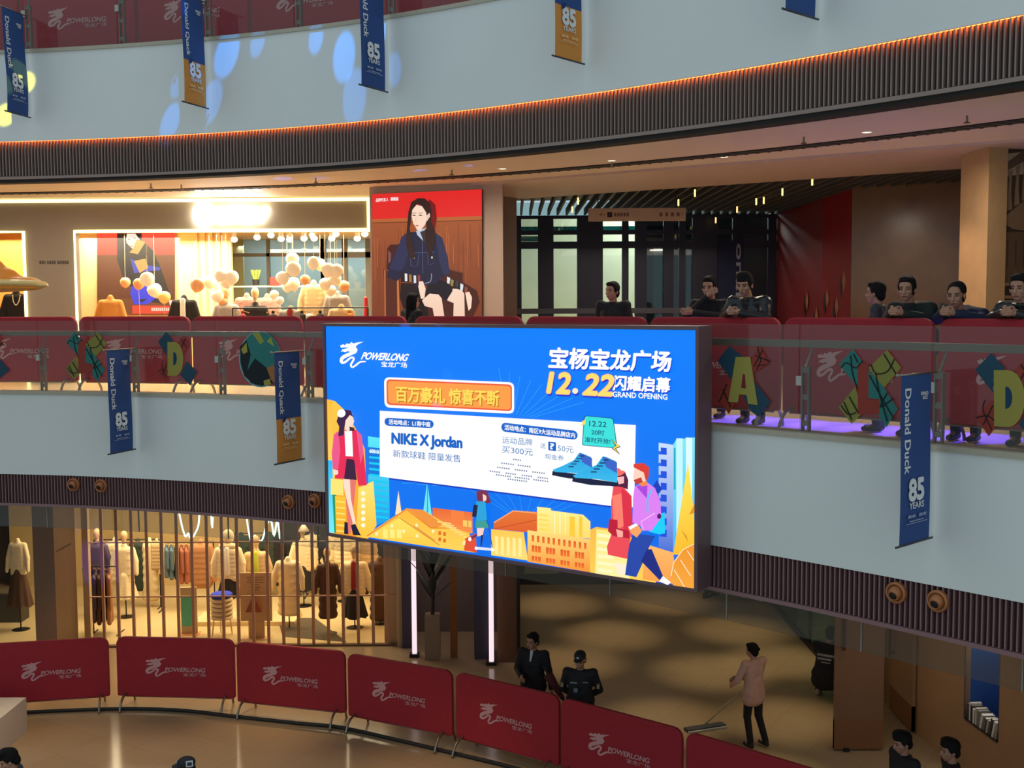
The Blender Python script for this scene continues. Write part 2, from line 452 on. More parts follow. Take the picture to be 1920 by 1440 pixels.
q = [BM, BE, BE + bn * 2.3, BM + bn * 2.3]
f = MB(); f.prism([tuple(p) for p in q], 1.845, 1.88); struct(f.build('trim_bulkhead', pinkish))
f = MB(); f.wall(BM, BE, 1.845, 2.5, .12); struct(f.build('wall_beam', pinkish))
# black ventilation slot that follows the slab edge in the ceiling
f = MB(); E3.solid(f, -2.30, -2.56, 1.868, 1.885); struct(f.build('trim_vent_slot', mat('vent_slot', (26, 22, 20), .8)))
f = MB()
a = .1
while a < E3.L - .1:
    p0 = E3.pt(a, -2.30); p1 = E3.pt(a + .08, -2.56); t = E3.tan(a) * .012
    f.prism([p0 - t, p0 + t, p1 + t, p1 - t], 1.862, 1.87); a += .14
struct(f.build('trim_vent_blades', mat('vent_blade', (92, 80, 66), .6)))
# outer shell
shell = mat('far_wall', (92, 80, 70), .8)
f = MB(); f.box(-17, 0, 26.2, 26.5, Z2, Z3); f.box(6, 13, 26.2, 26.5, Z2, Z3); struct(f.build('wall_back_upper', shell))
f = MB(); f.box(-17, 13, 27, 27.3, Z1, Z2 - .3); struct(f.build('wall_back_lower', shell))
f = MB(); f.box(-17.2, -17, 14, 31, Z1, Z3 + 3); struct(f.build('wall_left', shell))
f = MB(); f.box(13, 13.2, 5, 31, Z1, Z3 + 3); struct(f.build('wall_right', shell))
f = MB(); f.box(-17, 13, 22, 22.2, Z3, Z3 + 3.2); struct(f.build('wall_back_top', mat('top_back_wall', (70, 50, 48), .8)))

# ---- upper storey: shop front, pier, lobby
YF = 20.0
def xf(px, Y): return at_y(px, 570, Y).x
def zf(py, px, Y): return at_y(px, py, Y).z
band = mat('shop_fascia_metal', (138, 124, 104), .5, noise=.06, scale=60)
zt, zo = 1.88, zf(435, 400, YF)
xl, xp0, xp1, xr = -9.9, xf(50, YF), xf(145, YF), xf(696, YF)
f = MB(); f.box(xl, xr, YF, YF + .18, zo, zt); f.box(xp0, xp1, YF, YF + .18, Z2, zo); f.box(-13, xl, YF, YF + .18, Z2, zt)
struct(f.build('wall_shop_front', band))
led = glow('warm_strip_light', (255, 246, 175), 1.9)
f = MB(); r = .032
f.tube([(xl, YF - .03, zt - .045), (xr, YF - .03, zt - .045)], r, 6); struct(f.build('trim_strip_light_top', led))
f = MB(); f.tube([(xp1, YF - .03, Z2), (xp1, YF - .03, zo + .02), (xr, YF - .03, zo + .02)], r, 6); struct(f.build('trim_strip_light_window', led))
f = MB(); f.tube([(xp0, YF - .03, Z2), (xp0, YF - .03, zo + .02), (xl, YF - .03, zo + .02)], r, 6); struct(f.build('trim_strip_light_showcase', led))
f = MB(); f.tube([(xr - .02, YF - .03, zo + .02), (xr - .02, YF - .03, zt - .045)], r, 6); struct(f.build('trim_strip_light_end', led))
cream = mat('shop_cream_wall', (222, 190, 140), .6, noise=.03)
orange = mat('showcase_wall', (230, 170, 90), .5)
f = MB(); f.box(-10.4, xp0 + .1, 21.9, 22.0, Z2, 1.4); struct(f.build('wall_showcase', orange))
f = MB(); f.box(-8.55, -8.4, YF + .18, 24.6, Z2, 1.45); struct(f.build('wall_shop_side', cream))
f = MB(); f.box(-8.4, -6.36, 21.62, 21.75, Z2, 1.45); struct(f.build('wall_shop_panel', cream))
f = MB(); f.box(-7.4, -5.60, 22.6, 22.75, Z2, 1.45)
for i in range(5): f.box(-6.34 + i * .15, -6.25 + i * .15, 22.56, 22.6, Z2, 1.45)
struct(f.build('wall_shop_fluted', cream))
f = MB(); f.box(-10.4, -2.2, YF + .18, 26, 1.45, 1.6); struct(f.build('ceiling_shop', mat('shop_ceiling', (210, 180, 130), .7)))
f = MB(); f.box(-6.4, -5.9, 24.9, 25, Z2, 1.45); f.box(-2.8, -2.2, 24.9, 25.0, Z2, 1.45); struct(f.build('wall_shop_back', cream))
# glazed back of the shop
def glazing(name, x0, x1, Y, z0, z1, vs, hs, m, pane, w=.035, d=.08):
    t = empty(name); t['kind'] = 'structure'
    mb = MB()
    for x in vs: mb.box(x - w, x + w, Y - d / 2, Y + d / 2, z0, z1)
    for z in hs: mb.box(x0, x1, Y - d / 2, Y + d / 2, z - w, z + w)
    mb.build('frame', m, t)
    mb = MB(); mb.box(x0, x1, Y - .006, Y + .006, z0, z1); mb.build('pane', pane, t)
    return t
clear = glass('clear_pane', (225, 238, 238), .04)
greyf = mat('grey_frame', (92, 88, 80), .5)
Yb = 24.4
glazing('window_1', xf(430, Yb), xf(606, Yb), Yb, Z2, 1.4, [xf(p, Yb) for p in (432, 505, 606)], [zf(478, 500, Yb), Z2 + .04], greyf, clear)
glazing('door_1', xf(606, Yb), xf(697, Yb), Yb, Z2, 1.4, [xf(p, Yb) for p in (608, 648, 692)], [zf(478, 650, Yb), Z2 + .04], greyf, clear, .06)
f = MB(); f.box(-7, -1.5, 25.7, 25.8, Z2, 1.45); struct(f.build('wall_outside', mat('outside_wall', (190, 200, 205), .8, noise=.25, scale=1.3)))
# pier that carries the big poster, and the column behind it
pier = mat('pier_plaster', (186, 164, 146), .55, noise=.04)
PA, PB = Vector((-2.29, 18.4)), Vector((-.13, 17.68))
f = MB(); f.prism([tuple(PA), tuple(PB), (-.13, 19.9), (-2.29, 20.2)], Z2, 1.88); struct(f.build('column_pier', pier))
f = MB(); f.box(-.14, .10, 20.05, 25, Z2, 2.4); struct(f.build('column_bronze', mat('bronze_panel', (130, 106, 86), .3, .3)))
# lobby
YD = 25.0
f = MB(); f.box(.1, 13, 17.4, 26.2, 2.35, 2.5); struct(f.build('ceiling_lobby', mat('black_void', (34, 32, 34), .9)))
f = MB()
for i in range(46):
    x = .2 + i * .2; ys = max(BM.y + (x - BM.x) * bd.y / bd.x + .2, 16)
    f.box(x, x + .045, ys, 25, 1.92, 2.06)
struct(f.build('ceiling_lobby_slats', mat('lobby_slat', (78, 72, 70), .6)))
x0, x1 = .10, 5.85
vs = [xf(p, YD) for p in (975, 1012, 1027, 1086, 1118, 1192, 1206, 1243, 1275, 1303, 1330, 1385, 1448)]
t = glazing('door_2', x0, x1, YD, Z2, 2.2, [], [zf(407, 1100, YD)], navy, clear)
mb = MB()
for a, b_ in ((968, 978), (1009, 1038), (1082, 1130), (1166, 1178), (1190, 1212), (1243, 1262), (1272, 1284), (1297, 1345), (1372, 1392), (1438, 1452)):
    mb.box(xf(a, YD), xf(b_, YD), YD - .07, YD + .05, Z2, zf(407, 1100, YD))
for ya, yb in ((432, 440), (453, 466)): mb.box(x0, x1, YD - .06, YD + .04, zf(yb, 1100, YD), zf(ya, 1100, YD))
mb.build('door_frame', navy, t)
mb = MB(); mb.box(x0, xf(1345, YD), YD - .10, YD - .07, zf(588, 1100, YD), zf(578, 1100, YD)); mb.build('push_bar', mat('grey_bar', (88, 90, 104), .5), t)
teal = glass('teal_pane', (70, 150, 160), .05, .25, (60, 130, 140))
mb = MB(); mb.box(x0, xf(1300, YD), YD + .06, YD + .07, zf(436, 1100, YD), zf(424, 1100, YD)); mb.box(xf(978, YD), xf(1020, YD), YD + .06, YD + .07, zf(452, 1100, YD), zf(442, 1100, YD))
mb.box(xf(1210, YD), xf(1298, YD), YD + .06, YD + .07, zf(452, 1250, YD), zf(441, 1250, YD)); mb.box(xf(1226, YD), xf(1244, YD), YD + .06, YD + .07, Z2, zf(462, 1250, YD)); mb.box(xf(1288, YD), xf(1297, YD), YD + .06, YD + .07, Z2, zf(462, 1250, YD))
mb.build('teal_pane', teal, t)
f = MB(); f.box(-.5, 4.0, 29.6, 29.8, Z2, 2.2); struct(f.build('wall_courtyard', mat('courtyard_stone', (226, 224, 200), .8, noise=.12, scale=2)))
f = MB(); f.box(3.15, 8, 26.9, 27.0, Z2, 2.2); struct(f.build('wall_courtyard_dark', mat('courtyard_dark', (30, 34, 44), .5)))
redw = mat('red_hoarding', (128, 34, 38), .45)
f = MB(); f.box(5.86, 5.98, 19.5, YD, Z2, 2.35); struct(f.build('wall_hoarding', redw))
marble = mat('brown_marble', (132, 100, 70), .18, noise=.25, scale=3, spec=.5)
f = MB(); f.wall((5.86, 19.5), (7.9, 18.1), Z2, 2.4, .2); struct(f.build('wall_marble', marble))
f = MB(); f.prism([(5.74, 14.5), (5.78, 13.75), (6.06, 13.87), (6.02, 14.6)], Z2, 1.88); struct(f.build('column_stone', mat('stone_column', (180, 146, 104), .25, noise=.12, scale=5)))
f = MB(); f.wall((6.05, 13.9), (9.5, 15.2), Z2, 1.88, .1); struct(f.build('wall_mural', mat('mural_wall', (84, 68, 52), .6)))

# ---- ground storey: shop, lobby, panelled wall
YS = 21.7
brown = mat('brown_cladding', (128, 100, 76), .5, noise=.05)
f = MB(); f.box(-8.86, -8.47, 20.5, 21.5, Z1, -2.85); struct(f.build('column_shop', brown))
shopf = mat('shop_pale_floor', (214, 190, 140), .3, noise=.12, scale=2)
f = MB(); f.box(-12, -2.25, YS, 27, Z1, Z1 + .012); struct(f.build('floor_shop', shopf))
f = MB(); f.box(-12, -2.1, 26.5, 26.6, Z1, -2.85); struct(f.build('wall_shop_rear', mat('shop_rear_wall', (205, 178, 122), .6, noise=.05)))
f = MB(); f.box(-5.4, -3.9, 26.2, 26.45, Z1, -2.85); struct(f.build('wall_shop_dark_panel', mat('shop_dark_panel', (58, 52, 36), .6)))
f = MB(); f.box(-2.25, -2.1, YS, 26.6, Z1, -2.85); struct(f.build('wall_shop_end', cream))
f = MB(); f.box(-12, -2.1, YS, 27, -3.3, -2.85); struct(f.build('ceiling_shop_lower', mat('shop_lower_ceiling', (60, 52, 44), .8)))
f = MB(); f.box(xf(746, 21.5), xf(771, 21.5), 21.5, 21.9, Z1, -2.85); f.box(xf(884, 20.8), xf(914, 20.8), 20.8, 21.4, Z1, -2.85); struct(f.build('column_navy', mat('navy_column', (60, 58, 74), .4)))
f = MB(); f.box(-2.1, .02, 22.6, 22.8, Z1, -2.85); struct(f.build('wall_lobby_grey', mat('grey_brown_wall', (124, 108, 102), .5)))
f = MB(); f.box(xf(928, 20.6), xf(966, 20.6), 20.6, 22.6, Z1, -2.85); struct(f.build('wall_lobby_bronze', mat('bronze_wall', (112, 78, 56), .35)))
f = MB(); f.box(xf(966, 20.6), xf(972, 20.6), 20.58, 26.8, Z1, -2.85); struct(f.build('trim_dark_edge', dark))
f = MB(); f.box(xf(972, 25), xf(981, 25), 24.6, 25, -6.0, -2.85); struct(f.build('trim_bronze_post', mat('bronze_wall', (112, 78, 56))))
f = MB(); f.box(.05, 12, 26.4, 26.9, Z1, -2.85); struct(f.build('wall_lobby_back', mat('lobby_back', (66, 60, 66), .4)))
f = MB(); f.box(xf(980, 26.3), xf(1046, 26.3), 26.33, 26.4, -6.42, -5.0); struct(f.build('window_2', mat('pale_pane', (170, 172, 146), .3)))
gw = glass('green_pane', (190, 215, 195), .05, .12, (140, 170, 140))
t = empty('window_3'); t['kind'] = 'structure'
mb = MB(); mb.box(5.74, 5.76, 18.9, 26.3, Z1 + .1, -2.85); mb.build('pane', gw, t)
mb = MB(); mb.box(5.71, 5.79, 18.9, 26.3, Z1, Z1 + .1)
for y in (18.95, 21.4, 24.0): mb.box(5.72, 5.78, y - .03, y + .03, Z1, -2.85)
mb.build('frame', dark, t)
f = MB(); f.box(5.9, 12, 22.9, 23.0, Z1, -2.85); struct(f.build('wall_green_room', mat('green_room_wall', (150, 168, 132), .7)))
area('green_room_lamp', (7.2, 21, -3.1), (7.2, 21, -6), 1.6, 25, (.85, 1, .7), 2)
wood = mat('wood_panel', (178, 138, 100), .4, noise=.12, scale=2)
woodd = mat('wood_kickplate', (138, 92, 58), .4, noise=.1, scale=2)
f = MB(); f.prism([(6.24, 17.0), (6.24, 18.9), (8, 18.9), (8, 17.2)], Z1, -2.85); struct(f.build('wall_recess', wood))
f = MB(); f.box(5.85, 8, 18.9, 19.0, Z1, -2.85); struct(f.build('wall_recess_back', mat('black_void', (34, 32, 34))))
def wl(s): return Vector((6.24 + .0963 * s, 17 - s))
n0, n1 = 1.442, 2.335
f = MB(); T = .08
nrm = Vector((-.995, -.0958))
f.wall(wl(n0), wl(0), Z1, -2.85, -.0001 - T) if False else f.prism([wl(0), wl(n0), wl(n0) - nrm * T, wl(0) - nrm * T], Z1, -2.85)
f.prism([wl(n0), wl(n1), wl(n1) - nrm * T, wl(n0) - nrm * T], Z1, -5.9)
f.prism([wl(n0), wl(n1), wl(n1) - nrm * T, wl(n0) - nrm * T], -4.2, -2.85)
f.prism([wl(n1), wl(5.5), wl(5.5) - nrm * T, wl(n1) - nrm * T], Z1, -2.85)
struct(f.build('wall_panelled', wood))
bluew = mat('niche_blue', (38, 70, 130), .5)
f = MB(); D = .55
f.prism([wl(n0) - nrm * D, wl(n1) - nrm * D, wl(n1) - nrm * (D + .03), wl(n0) - nrm * (D + .03)], -5.9, -4.2)
f.prism([wl(n0 - .02), wl(n0), wl(n0) - nrm * D, wl(n0 - .02) - nrm * D], -5.9, -4.2); f.prism([wl(n1), wl(n1 + .02), wl(n1 + .02) - nrm * D, wl(n1) - nrm * D], -5.9, -4.2)
f.prism([wl(n0), wl(n1), wl(n1) - nrm * D, wl(n0) - nrm * D], -5.93, -5.9); f.prism([wl(n0), wl(n1), wl(n1) - nrm * D, wl(n0) - nrm * D], -4.2, -4.17)
struct(f.build('wall_niche', bluew))
c_ = wl((n0 + n1) / 2) - nrm * .25
area('niche_lamp', (c_.x, c_.y, -4.25), (c_.x, c_.y, -6), .5, 9, (1, .95, .85), .2)
# glass smoke curtain below the lower slab edge
t = empty('window_4'); t['kind'] = 'structure'
mb = MB(); E2.solid(mb, -.29, -.30, -3.31, -2.9); mb.build('pane', glass('smoke_curtain', (236, 236, 232), .02, .07, (150, 146, 136)), t)
mb = MB(); a = .6
while a < E2.L: p = E2.pt(a, -.285); t_ = E2.tan(a) * .006; q = E2.pt(a, -.305); mb.prism([p - t_, p + t_, q + t_, q - t_], -3.31, -2.9); a += 1.5
mb.build('seam', mat('seam', (150, 145, 135), .5), t)
# ---------------------------------------------------------------- big screen
sr = Vector((1.80, 11.0)); sl = Vector((-2.29, 13.81)); sd = (sr - sl).normalized(); sn = Vector((sd.y, -sd.x))   # sn towards the viewer
SCP = Vector((sr.x, sr.y, 0)); SCN = Vector((sn.x, sn.y, 0))
def scr(px, py, k=0.0): return at_plane(px, py, SCP + SCN * k, SCN)
st = (scr(607.5, 611).z + scr(1305.5, 619).z) / 2; sb = (scr(614, 998).z + scr(1303, 1105).z) / 2
scw = (sr - sl).length
led_screen = empty('led_screen', (sl.x + sd.x * scw / 2 - sn.x * .1, sl.y + sd.y * scw / 2 - sn.y * .1, sb), 0, 'huge lit advertising screen hung on the white balcony front, showing a blue cartoon city poster', 'screen')
SINV = Matrix.Translation(led_screen.location).inverted()
def place_in(o, p): o.parent = p; o.matrix_parent_inverse = Matrix.Translation(p.location).inverted() if p.rotation_euler.z == 0 else p.matrix_basis.inverted(); return o
mb = MB(); T = .30
def sp(a, o, z): p = sl + sd * a + sn * o; return (p.x, p.y, z)
def sbox(a0, a1, o0, o1, z0, z1):
    vs = [sp(a, o, z) for z in (z0, z1) for a, o in ((a0, o0), (a1, o0), (a1, o1), (a0, o1))]
    mb.add(vs, [(0, 1, 2, 3), (7, 6, 5, 4), (4, 5, 1, 0), (5, 6, 2, 1), (6, 7, 3, 2), (7, 4, 0, 3)])
w_ = .035
sbox(-w_, scw + w_, -.02, -T, sb - w_, st + w_)
for a0, a1, z0, z1 in ((-w_, 0, sb - w_, st + w_), (scw, scw + w_, sb - w_, st + w_), (0, scw, st, st + w_), (0, scw, sb - w_, sb)): sbox(a0, a1, .012, -.02, z0, z1)
place_in(mb.build('cabinet', mat('screen_cabinet', (104, 78, 84), .5)), led_screen)
A = Art(lambda x, y, k: scr(x, y, -.018 + k), .00012)
B0, B1 = (0, 128, 255), (0, 108, 235)
WH = (255, 255, 255); YE = (255, 222, 90); OR = (255, 160, 50); CY = (60, 235, 255)
def SY(x, f):  # fraction f of the screen height (0 top, 1 bottom) in column x
    t = (x - 607.5) / 698.0
    return (611 + 8 * t) + f * ((998 + 106.5 * t) - (611 + 8 * t))
A.poly([(607.5, 611), (1305.5, 619), (1303, 1105), (614, 998)], B0, B1)
# pale rays
for k in range(9): A.line([(950 + k * 6, 775 + k), (1035 + k * 14 - 100 + k * 6, 690 + k * 8)], .9, (40, 170, 255))
for k in range(14): A.line([(740 + k * 14, 905 + k), (880 + k * 22, 905 + k * 3 - 5)], 1.2, (40, 165, 255)) if k % 2 else None
for k in range(10): A.line([(1000 - k * 4, 990), (860 + k * 28, 905 + k * 3)], 1.0, (30, 155, 250))
# left: orange dome, towers
A.poly([(608, 748), (628, 752), (645, 768), (672, 812), (684, 842), (690, 1010), (614, 998)], (255, 205, 70), (255, 160, 40))
A.poly([(608, 748), (622, 750), (630, 1000), (614, 998)], (255, 190, 60), (255, 235, 120))
A.poly([(612, 862), (623, 864), (627, 999), (614, 998)], (30, 190, 255), (120, 240, 255))
A.poly([(623, 920), (630, 921), (632, 1000), (627, 999)], (40, 150, 90))
A.poly([(690, 818), (728, 823), (731, 975), (705, 985), (690, 930)], (90, 235, 250), (20, 160, 235))
A.poly([(690, 838), (728, 842), (729, 893), (690, 890)], (0, 120, 220))
for k in range(12): A.line([(692, 846 + k * 11), (728, 850 + k * 11)], 4.0, (0, 205, 245))
A.text('60010', (693, 849), (710, 851), (693, 842), WH, .03)
A.poly([(628, 930), (648, 932), (650, 1003), (630, 1001)], (255, 200, 50), (255, 170, 30))
for k in range(6): A.line([(631, 940 + k * 11), (647, 942 + k * 11)], 3, (255, 228, 110))
A.poly([(672, 915), (700, 902), (706, 985), (690, 1010), (668, 1006)], (255, 232, 120), (255, 200, 60))
for k in range(6): A.ell(681, 925 + k * 12, 4, 4, (255, 250, 220))
# bottom city
A.poly([(741, 965), (747, 920), (753, 962)], (255, 230, 190)); A.poly([(793, 963), (801, 903), (810, 968)], (110, 235, 250)); A.poly([(801, 903), (802, 903), (803, 966), (800, 966)], (40, 170, 220))
A.poly([(811, 952), (886, 961), (886, 1000), (811, 1000)], (235, 105, 50), (255, 150, 70))
A.poly([(846, 956), (870, 959), (870, 985), (846, 980)], (250, 130, 60)); A.poly([(868, 975), (876, 976), (876, 988), (868, 987)], (255, 205, 100)); A.poly([(878, 976), (884, 977), (884, 989), (878, 988)], (255, 205, 100))
A.poly([(676, 1010), (762, 953), (793, 956), (850, 990), (880, 1000), (890, 1036), (800, 1024), (690, 1007)], (255, 190, 60), (255, 215, 90))
A.poly([(690, 1006), (749, 971), (822, 1020), (800, 1024)], (255, 230, 100), (255, 205, 70))
A.poly([(762, 953), (793, 956), (832, 984), (812, 992)], (245, 150, 60))
A.line([(688, 1005), (762, 955), (808, 990), (842, 990)], 2.2, (235, 130, 40)); A.line([(749, 971), (824, 1022)], 1.6, (215, 140, 50)); A.line([(776, 986), (815, 1014)], 2.5, (240, 150, 60))
for k in range(7): A.line([(820 + k * 8, 978 + k * 5), (846 + k * 5, 982 + k * 4)], 2.2, (255, 225, 140))
for x, y in ((706, 1001), (735, 986), (757, 996), (781, 985), (812, 996), (782, 1005)): A.ell(x, y, 2.6, 3.4, (255, 245, 190))
for x in (718, 731, 744): A.poly([(x, 992), (x + 9, 993), (x + 9, 1010), (x, 1008)], (255, 240, 130))
for x, y in ((822, 996), (831, 998), (822, 1008), (831, 1010)): A.rect(x, y, x + 5, y + 7, (225, 115, 40))
A.poly([(872, 1010), (892, 1000), (894, 1036), (870, 1032)], (230, 80, 50)); A.poly([(868, 1015), (873, 1013), (872, 1022), (866, 1021)], (255, 235, 170))
A.poly([(926, 980), (962, 957), (1008, 960), (1008, 1000), (926, 992)], (235, 120, 45), (225, 95, 40)); A.line([(926, 980), (962, 958), (1006, 962)], 2.2, (255, 170, 110)); A.line([(926, 992), (1006, 975)], 1.6, (200, 80, 30))
A.poly([(921, 992), (982, 998), (990, 1051), (921, 1041)], (255, 205, 80), (255, 225, 120))
for k in range(5): A.poly([(928 + k * 11, 1005 + k), (934 + k * 11, 1006 + k), (934 + k * 11, 1040 + k), (928 + k * 11, 1039 + k)], (255, 240, 160))
A.poly([(1007, 950), (1033, 953), (1033, 957), (1093, 965), (1107, 978), (1107, 1010), (1007, 1000)], (255, 244, 150), (255, 222, 110))
for x in (1040, 1050, 1060): A.line([(x, 962), (x, 1000)], 1.3, (255, 252, 215))
for x, w in ((1068, 10), (1086, 6)): A.poly([(x, 968), (x + w, 969), (x + w, 1008), (x, 1006)], (255, 205, 60))
for k in range(4): A.line([(1010, 965 + k * 9), (1028, 967 + k * 9)], 3, (255, 220, 90))
A.poly([(989, 994), (1107, 1011), (1106, 1073), (989, 1053)], (255, 226, 130), (250, 150, 50))
for r_, (dy, h, n, w) in enumerate(((8, 12, 11, 4.4), (27, 12, 4, 17), (47, 9, 4, 17))):
    for k in range(n):
        x = 997 + k * (108 / n); y = 994 + dy + (x - 989) * .145
        A.poly([(x, y), (x + w, y + w * .145), (x + w, y + w * .145 + h), (x, y + h)], (225, 85, 30), (250, 120, 40))
        if r_:
            for j in (1, 2): A.line([(x + j * 5.6, y + 1), (x + j * 5.6, y + h + 1)], 1.2, (255, 190, 90))
A.poly([(1107, 993), (1118, 988), (1146, 992), (1176, 1000), (1230, 1050), (1230, 1094), (1106, 1073)], (255, 190, 70), (255, 212, 90))
A.poly([(1118, 992), (1150, 996), (1180, 1030), (1180, 1085), (1116, 1075)], (255, 236, 130), (255, 245, 170))
for k in range(6): A.poly([(1120, 1000 + k * 13), (1150, 1004 + k * 13), (1150, 1010 + k * 13), (1120, 1006 + k * 13)], (255, 250, 195))
# right: paper-cut towers, sail, dome
A.poly([(1236, 832), (1262, 834), (1268, 824), (1304, 820), (1303, 1040), (1236, 1036)], (130, 235, 250), (70, 180, 250))
A.poly([(1268, 822), (1280, 822), (1280, 1000), (1268, 1000)], (200, 248, 255)); A.poly([(1286, 820), (1298, 821), (1298, 990), (1286, 990)], (225, 252, 255)); A.line([(1265, 840), (1265, 918)], 3, (0, 170, 190))
A.poly([(1235, 830), (1262, 834), (1262, 1037), (1235, 1033)], (205, 225, 255), (70, 110, 215))
for k in range(8): A.poly([(1239, 839 + k * 22), (1250, 840 + k * 22), (1250, 853 + k * 22), (1239, 852 + k * 22)], (30, 80, 225)); A.rect(1234, 846 + k * 22, 1239, 852 + k * 22, (20, 110, 245))
A.poly([(1290, 868), (1300, 950), (1304, 1010), (1303, 1040), (1262, 1040)], (255, 236, 90), (255, 190, 40)); A.poly([(1292, 965), (1302, 945), (1302, 962)], (225, 150, 40)); A.poly([(1276, 992), (1288, 1005), (1290, 1017)], (225, 160, 40))
A.poly([(1210, 1020), (1262, 1036), (1270, 1096), (1205, 1086)], (255, 190, 110), (255, 160, 70))
A.poly([(1303, 1020), (1280, 1032), (1263, 1056), (1258, 1080), (1262, 1098), (1303, 1105)], (245, 150, 40), (250, 170, 60))
A.line([(1303, 1019), (1280, 1031), (1263, 1055), (1258, 1080)], 1.6, (255, 235, 190))
for k in range(3): A.line([(1264 + k * 12, 1068 - k * 18), (1284 + k * 11, 1102 - k * 22)], 1.4, (255, 240, 215))
# white panel
A.poly([(712, 770), (1192, 797), (1189, 950), (1180, 953), (730, 896), (712, 893)], WH)
A.poly([(730, 896), (1180, 953), (1180, 956), (730, 899)], (20, 60, 190))
A.rrect([(720, 707), (964, 717), (964, 776), (721, 764)], WH, 11); A.rrect([(724.5, 711), (960, 721), (960, 771), (725, 759)], (240, 95, 60), 8); A.rrect([(727, 714), (957.5, 724), (957.5, 768), (728, 756)], (255, 160, 72), 7)
A.text('百万豪礼 惊喜不断', (744, 754.5), (937, 763), (744, 726.5), (205, 120, 30), .03); A.text('百万豪礼 惊喜不断', (742, 752.5), (935, 761), (742, 724), YE, .03)
def pill(x0, y0, x1, y1, h, sl_=0): A.rrect([(x0, y0), (x1, y1), (x1, y1 + h), (x0, y0 + h)], (20, 100, 205), h * .55)
pill(721, 783, 813, 788, 15); pill(940, 792, 1083, 808, 17)
A.text('活动地点：L1南中庭', (729, 795.5), (807, 800.5), (729, 786), WH, .03); A.text('活动地点：南区9大运动品牌店内', (946, 806), (1078, 821.5), (946, 796), WH, .03)
IN = (20, 100, 200)
A.text('NIKE X Jordan', (735, 837.5), (866, 846), (735, 812), IN, .055, 0, .98)
A.text('新款球鞋 限量发售', (737, 857), (863, 867), (737, 843), (40, 110, 190))
A.text('运动品牌', (942, 831), (998, 836), (942, 818), (70, 130, 190)); A.text('买300元', (941, 849), (999, 855), (941, 836), (70, 130, 190))
A.text('送', (1013, 840), (1023, 841), (1013, 830), (90, 140, 190)); A.rrect([(1028, 828), (1042.5, 829.5), (1042.5, 846), (1028, 844)], IN, 1.5); A.text('?', (1031.5, 842), (1038.5, 842.7), (1031.5, 831), WH, .04)
A.text('50元', (1046, 846), (1075, 850), (1046, 834), (90, 140, 190)); A.text('现金券', (1022, 860), (1057, 864), (1022, 850), (70, 130, 190))
for k, (x0, y0, n, w) in enumerate(((962, 860, 1, 18), (940, 867, 2, 26), (932, 875, 3, 28), (918, 882, 4, 25), (930, 889, 3, 30), (952, 897, 1, 40))):
    for j in range(n):
        for q in range(int(w / 4.2)):
            x = x0 + j * (w + 5) + q * 4.2; y = y0 + (x - x0) * .13; A.rect(x, y, x + 2.4, y + 2.6, (110, 125, 160))
# teal note
A.rrect([(1095, 779), (1150, 784), (1158, 841), (1091, 835)], (20, 60, 120), 5); A.rrect([(1096.5, 780), (1149, 785), (1156.5, 840), (1092, 834)], (60, 228, 222), 5)
NT = (20, 75, 110)
A.text('12.22', (1105, 799), (1137, 801), (1105, 789), NT, .015); A.text('20时', (1109, 815), (1133, 817), (1109, 805), NT, .015); A.text('准时开抢!', (1097, 829), (1144, 833), (1097, 819), NT, .015)
A.poly([(1145, 822), (1164, 838), (1155, 841), (1163, 853), (1147, 841), (1154, 836)], (40, 40, 60)); A.poly([(1147, 824), (1162, 837), (1153, 840.5), (1160, 850), (1149, 840.5), (1156, 835.5)], YE); A.poly([(1098, 786), (1097, 796), (1089, 798), (1093, 793), (1090, 791)], YE)
# headline
for dx, dy, c in ((1.5, 2.5, (0, 60, 215)), (0, 0, WH)):
    A.text('宝杨宝龙广场', (1029 + dx, 690 + dy), (1256 + dx, 697 + dy), (1032 + dx, 652 + dy), c, .045, 0, .98)
    A.text('闪耀启幕', (1150 + dx, 731 + dy), (1255 + dx, 736 + dy), (1152 + dx, 704 + dy), c, .045)
for dx, dy, c, b_ in ((1.5, 3.5, (30, 50, 210), .05), (0, 0, (255, 170, 150), .06), (0, 0, (255, 225, 110), .035)): A.text('12', (1026 + dx, 736 + dy), (1067 + dx, 738 + dy), (1028 + dx, 698 + dy), c, b_, .12)
for dx, dy, c in ((1.5, 3.5, (30, 50, 210)), (0, 0, (255, 240, 200))): A.ell(1078.5 + dx, 733 + dy, 5.5, 5.5, c)
for dx, dy, c, b_ in ((1.5, 3.5, (30, 50, 210), .05), (0, 0, (255, 170, 150), .06), (0, 0, (255, 225, 110), .035)): A.text('22', (1093 + dx, 739 + dy), (1147 + dx, 742 + dy), (1097 + dx, 701 + dy), c, b_, .12)
A.text('GRAND OPENING', (1149, 744), (1251, 749.5), (1149, 734), WH, .03)
# dragon mark
DRAGON_HEAD = [(5, 155), (25, 165), (35, 158), (45, 172), (60, 166), (72, 182), (85, 172), (100, 178), (145, 188), (108, 164), (98, 150), (110, 130), (103, 110), (85, 100), (70, 112), (50, 118), (35, 110), (20, 116), (10, 110), (18, 128), (40, 136), (58, 141), (30, 143), (12, 139)]
DRAGON_BODY = [(96, 118, 22), (62, 98, 21), (25, 76, 22), (12, 54, 19), (18, 38, 15), (38, 44, 13), (62, 68, 12), (80, 76, 12), (86, 62, 12), (70, 26, 12), (78, 8, 10), (100, 24, 11), (125, 46, 10), (158, 50, 6)]
def dragon(A, T, col):
    A.poly([T(*p) for p in DRAGON_HEAD], col)
    B = smooth_line(DRAGON_BODY, 5); o = T(0, 0); e = T(1, 0); s = math.hypot(e[0] - o[0], e[1] - o[1])
    A.line([T(p[0], p[1]) for p in B], [p[2] * s for p in B], col)
DT = lambda x, y: (636 + x * .315, 690 + x * .01 - y * .272)
dragon(A, DT, WH)
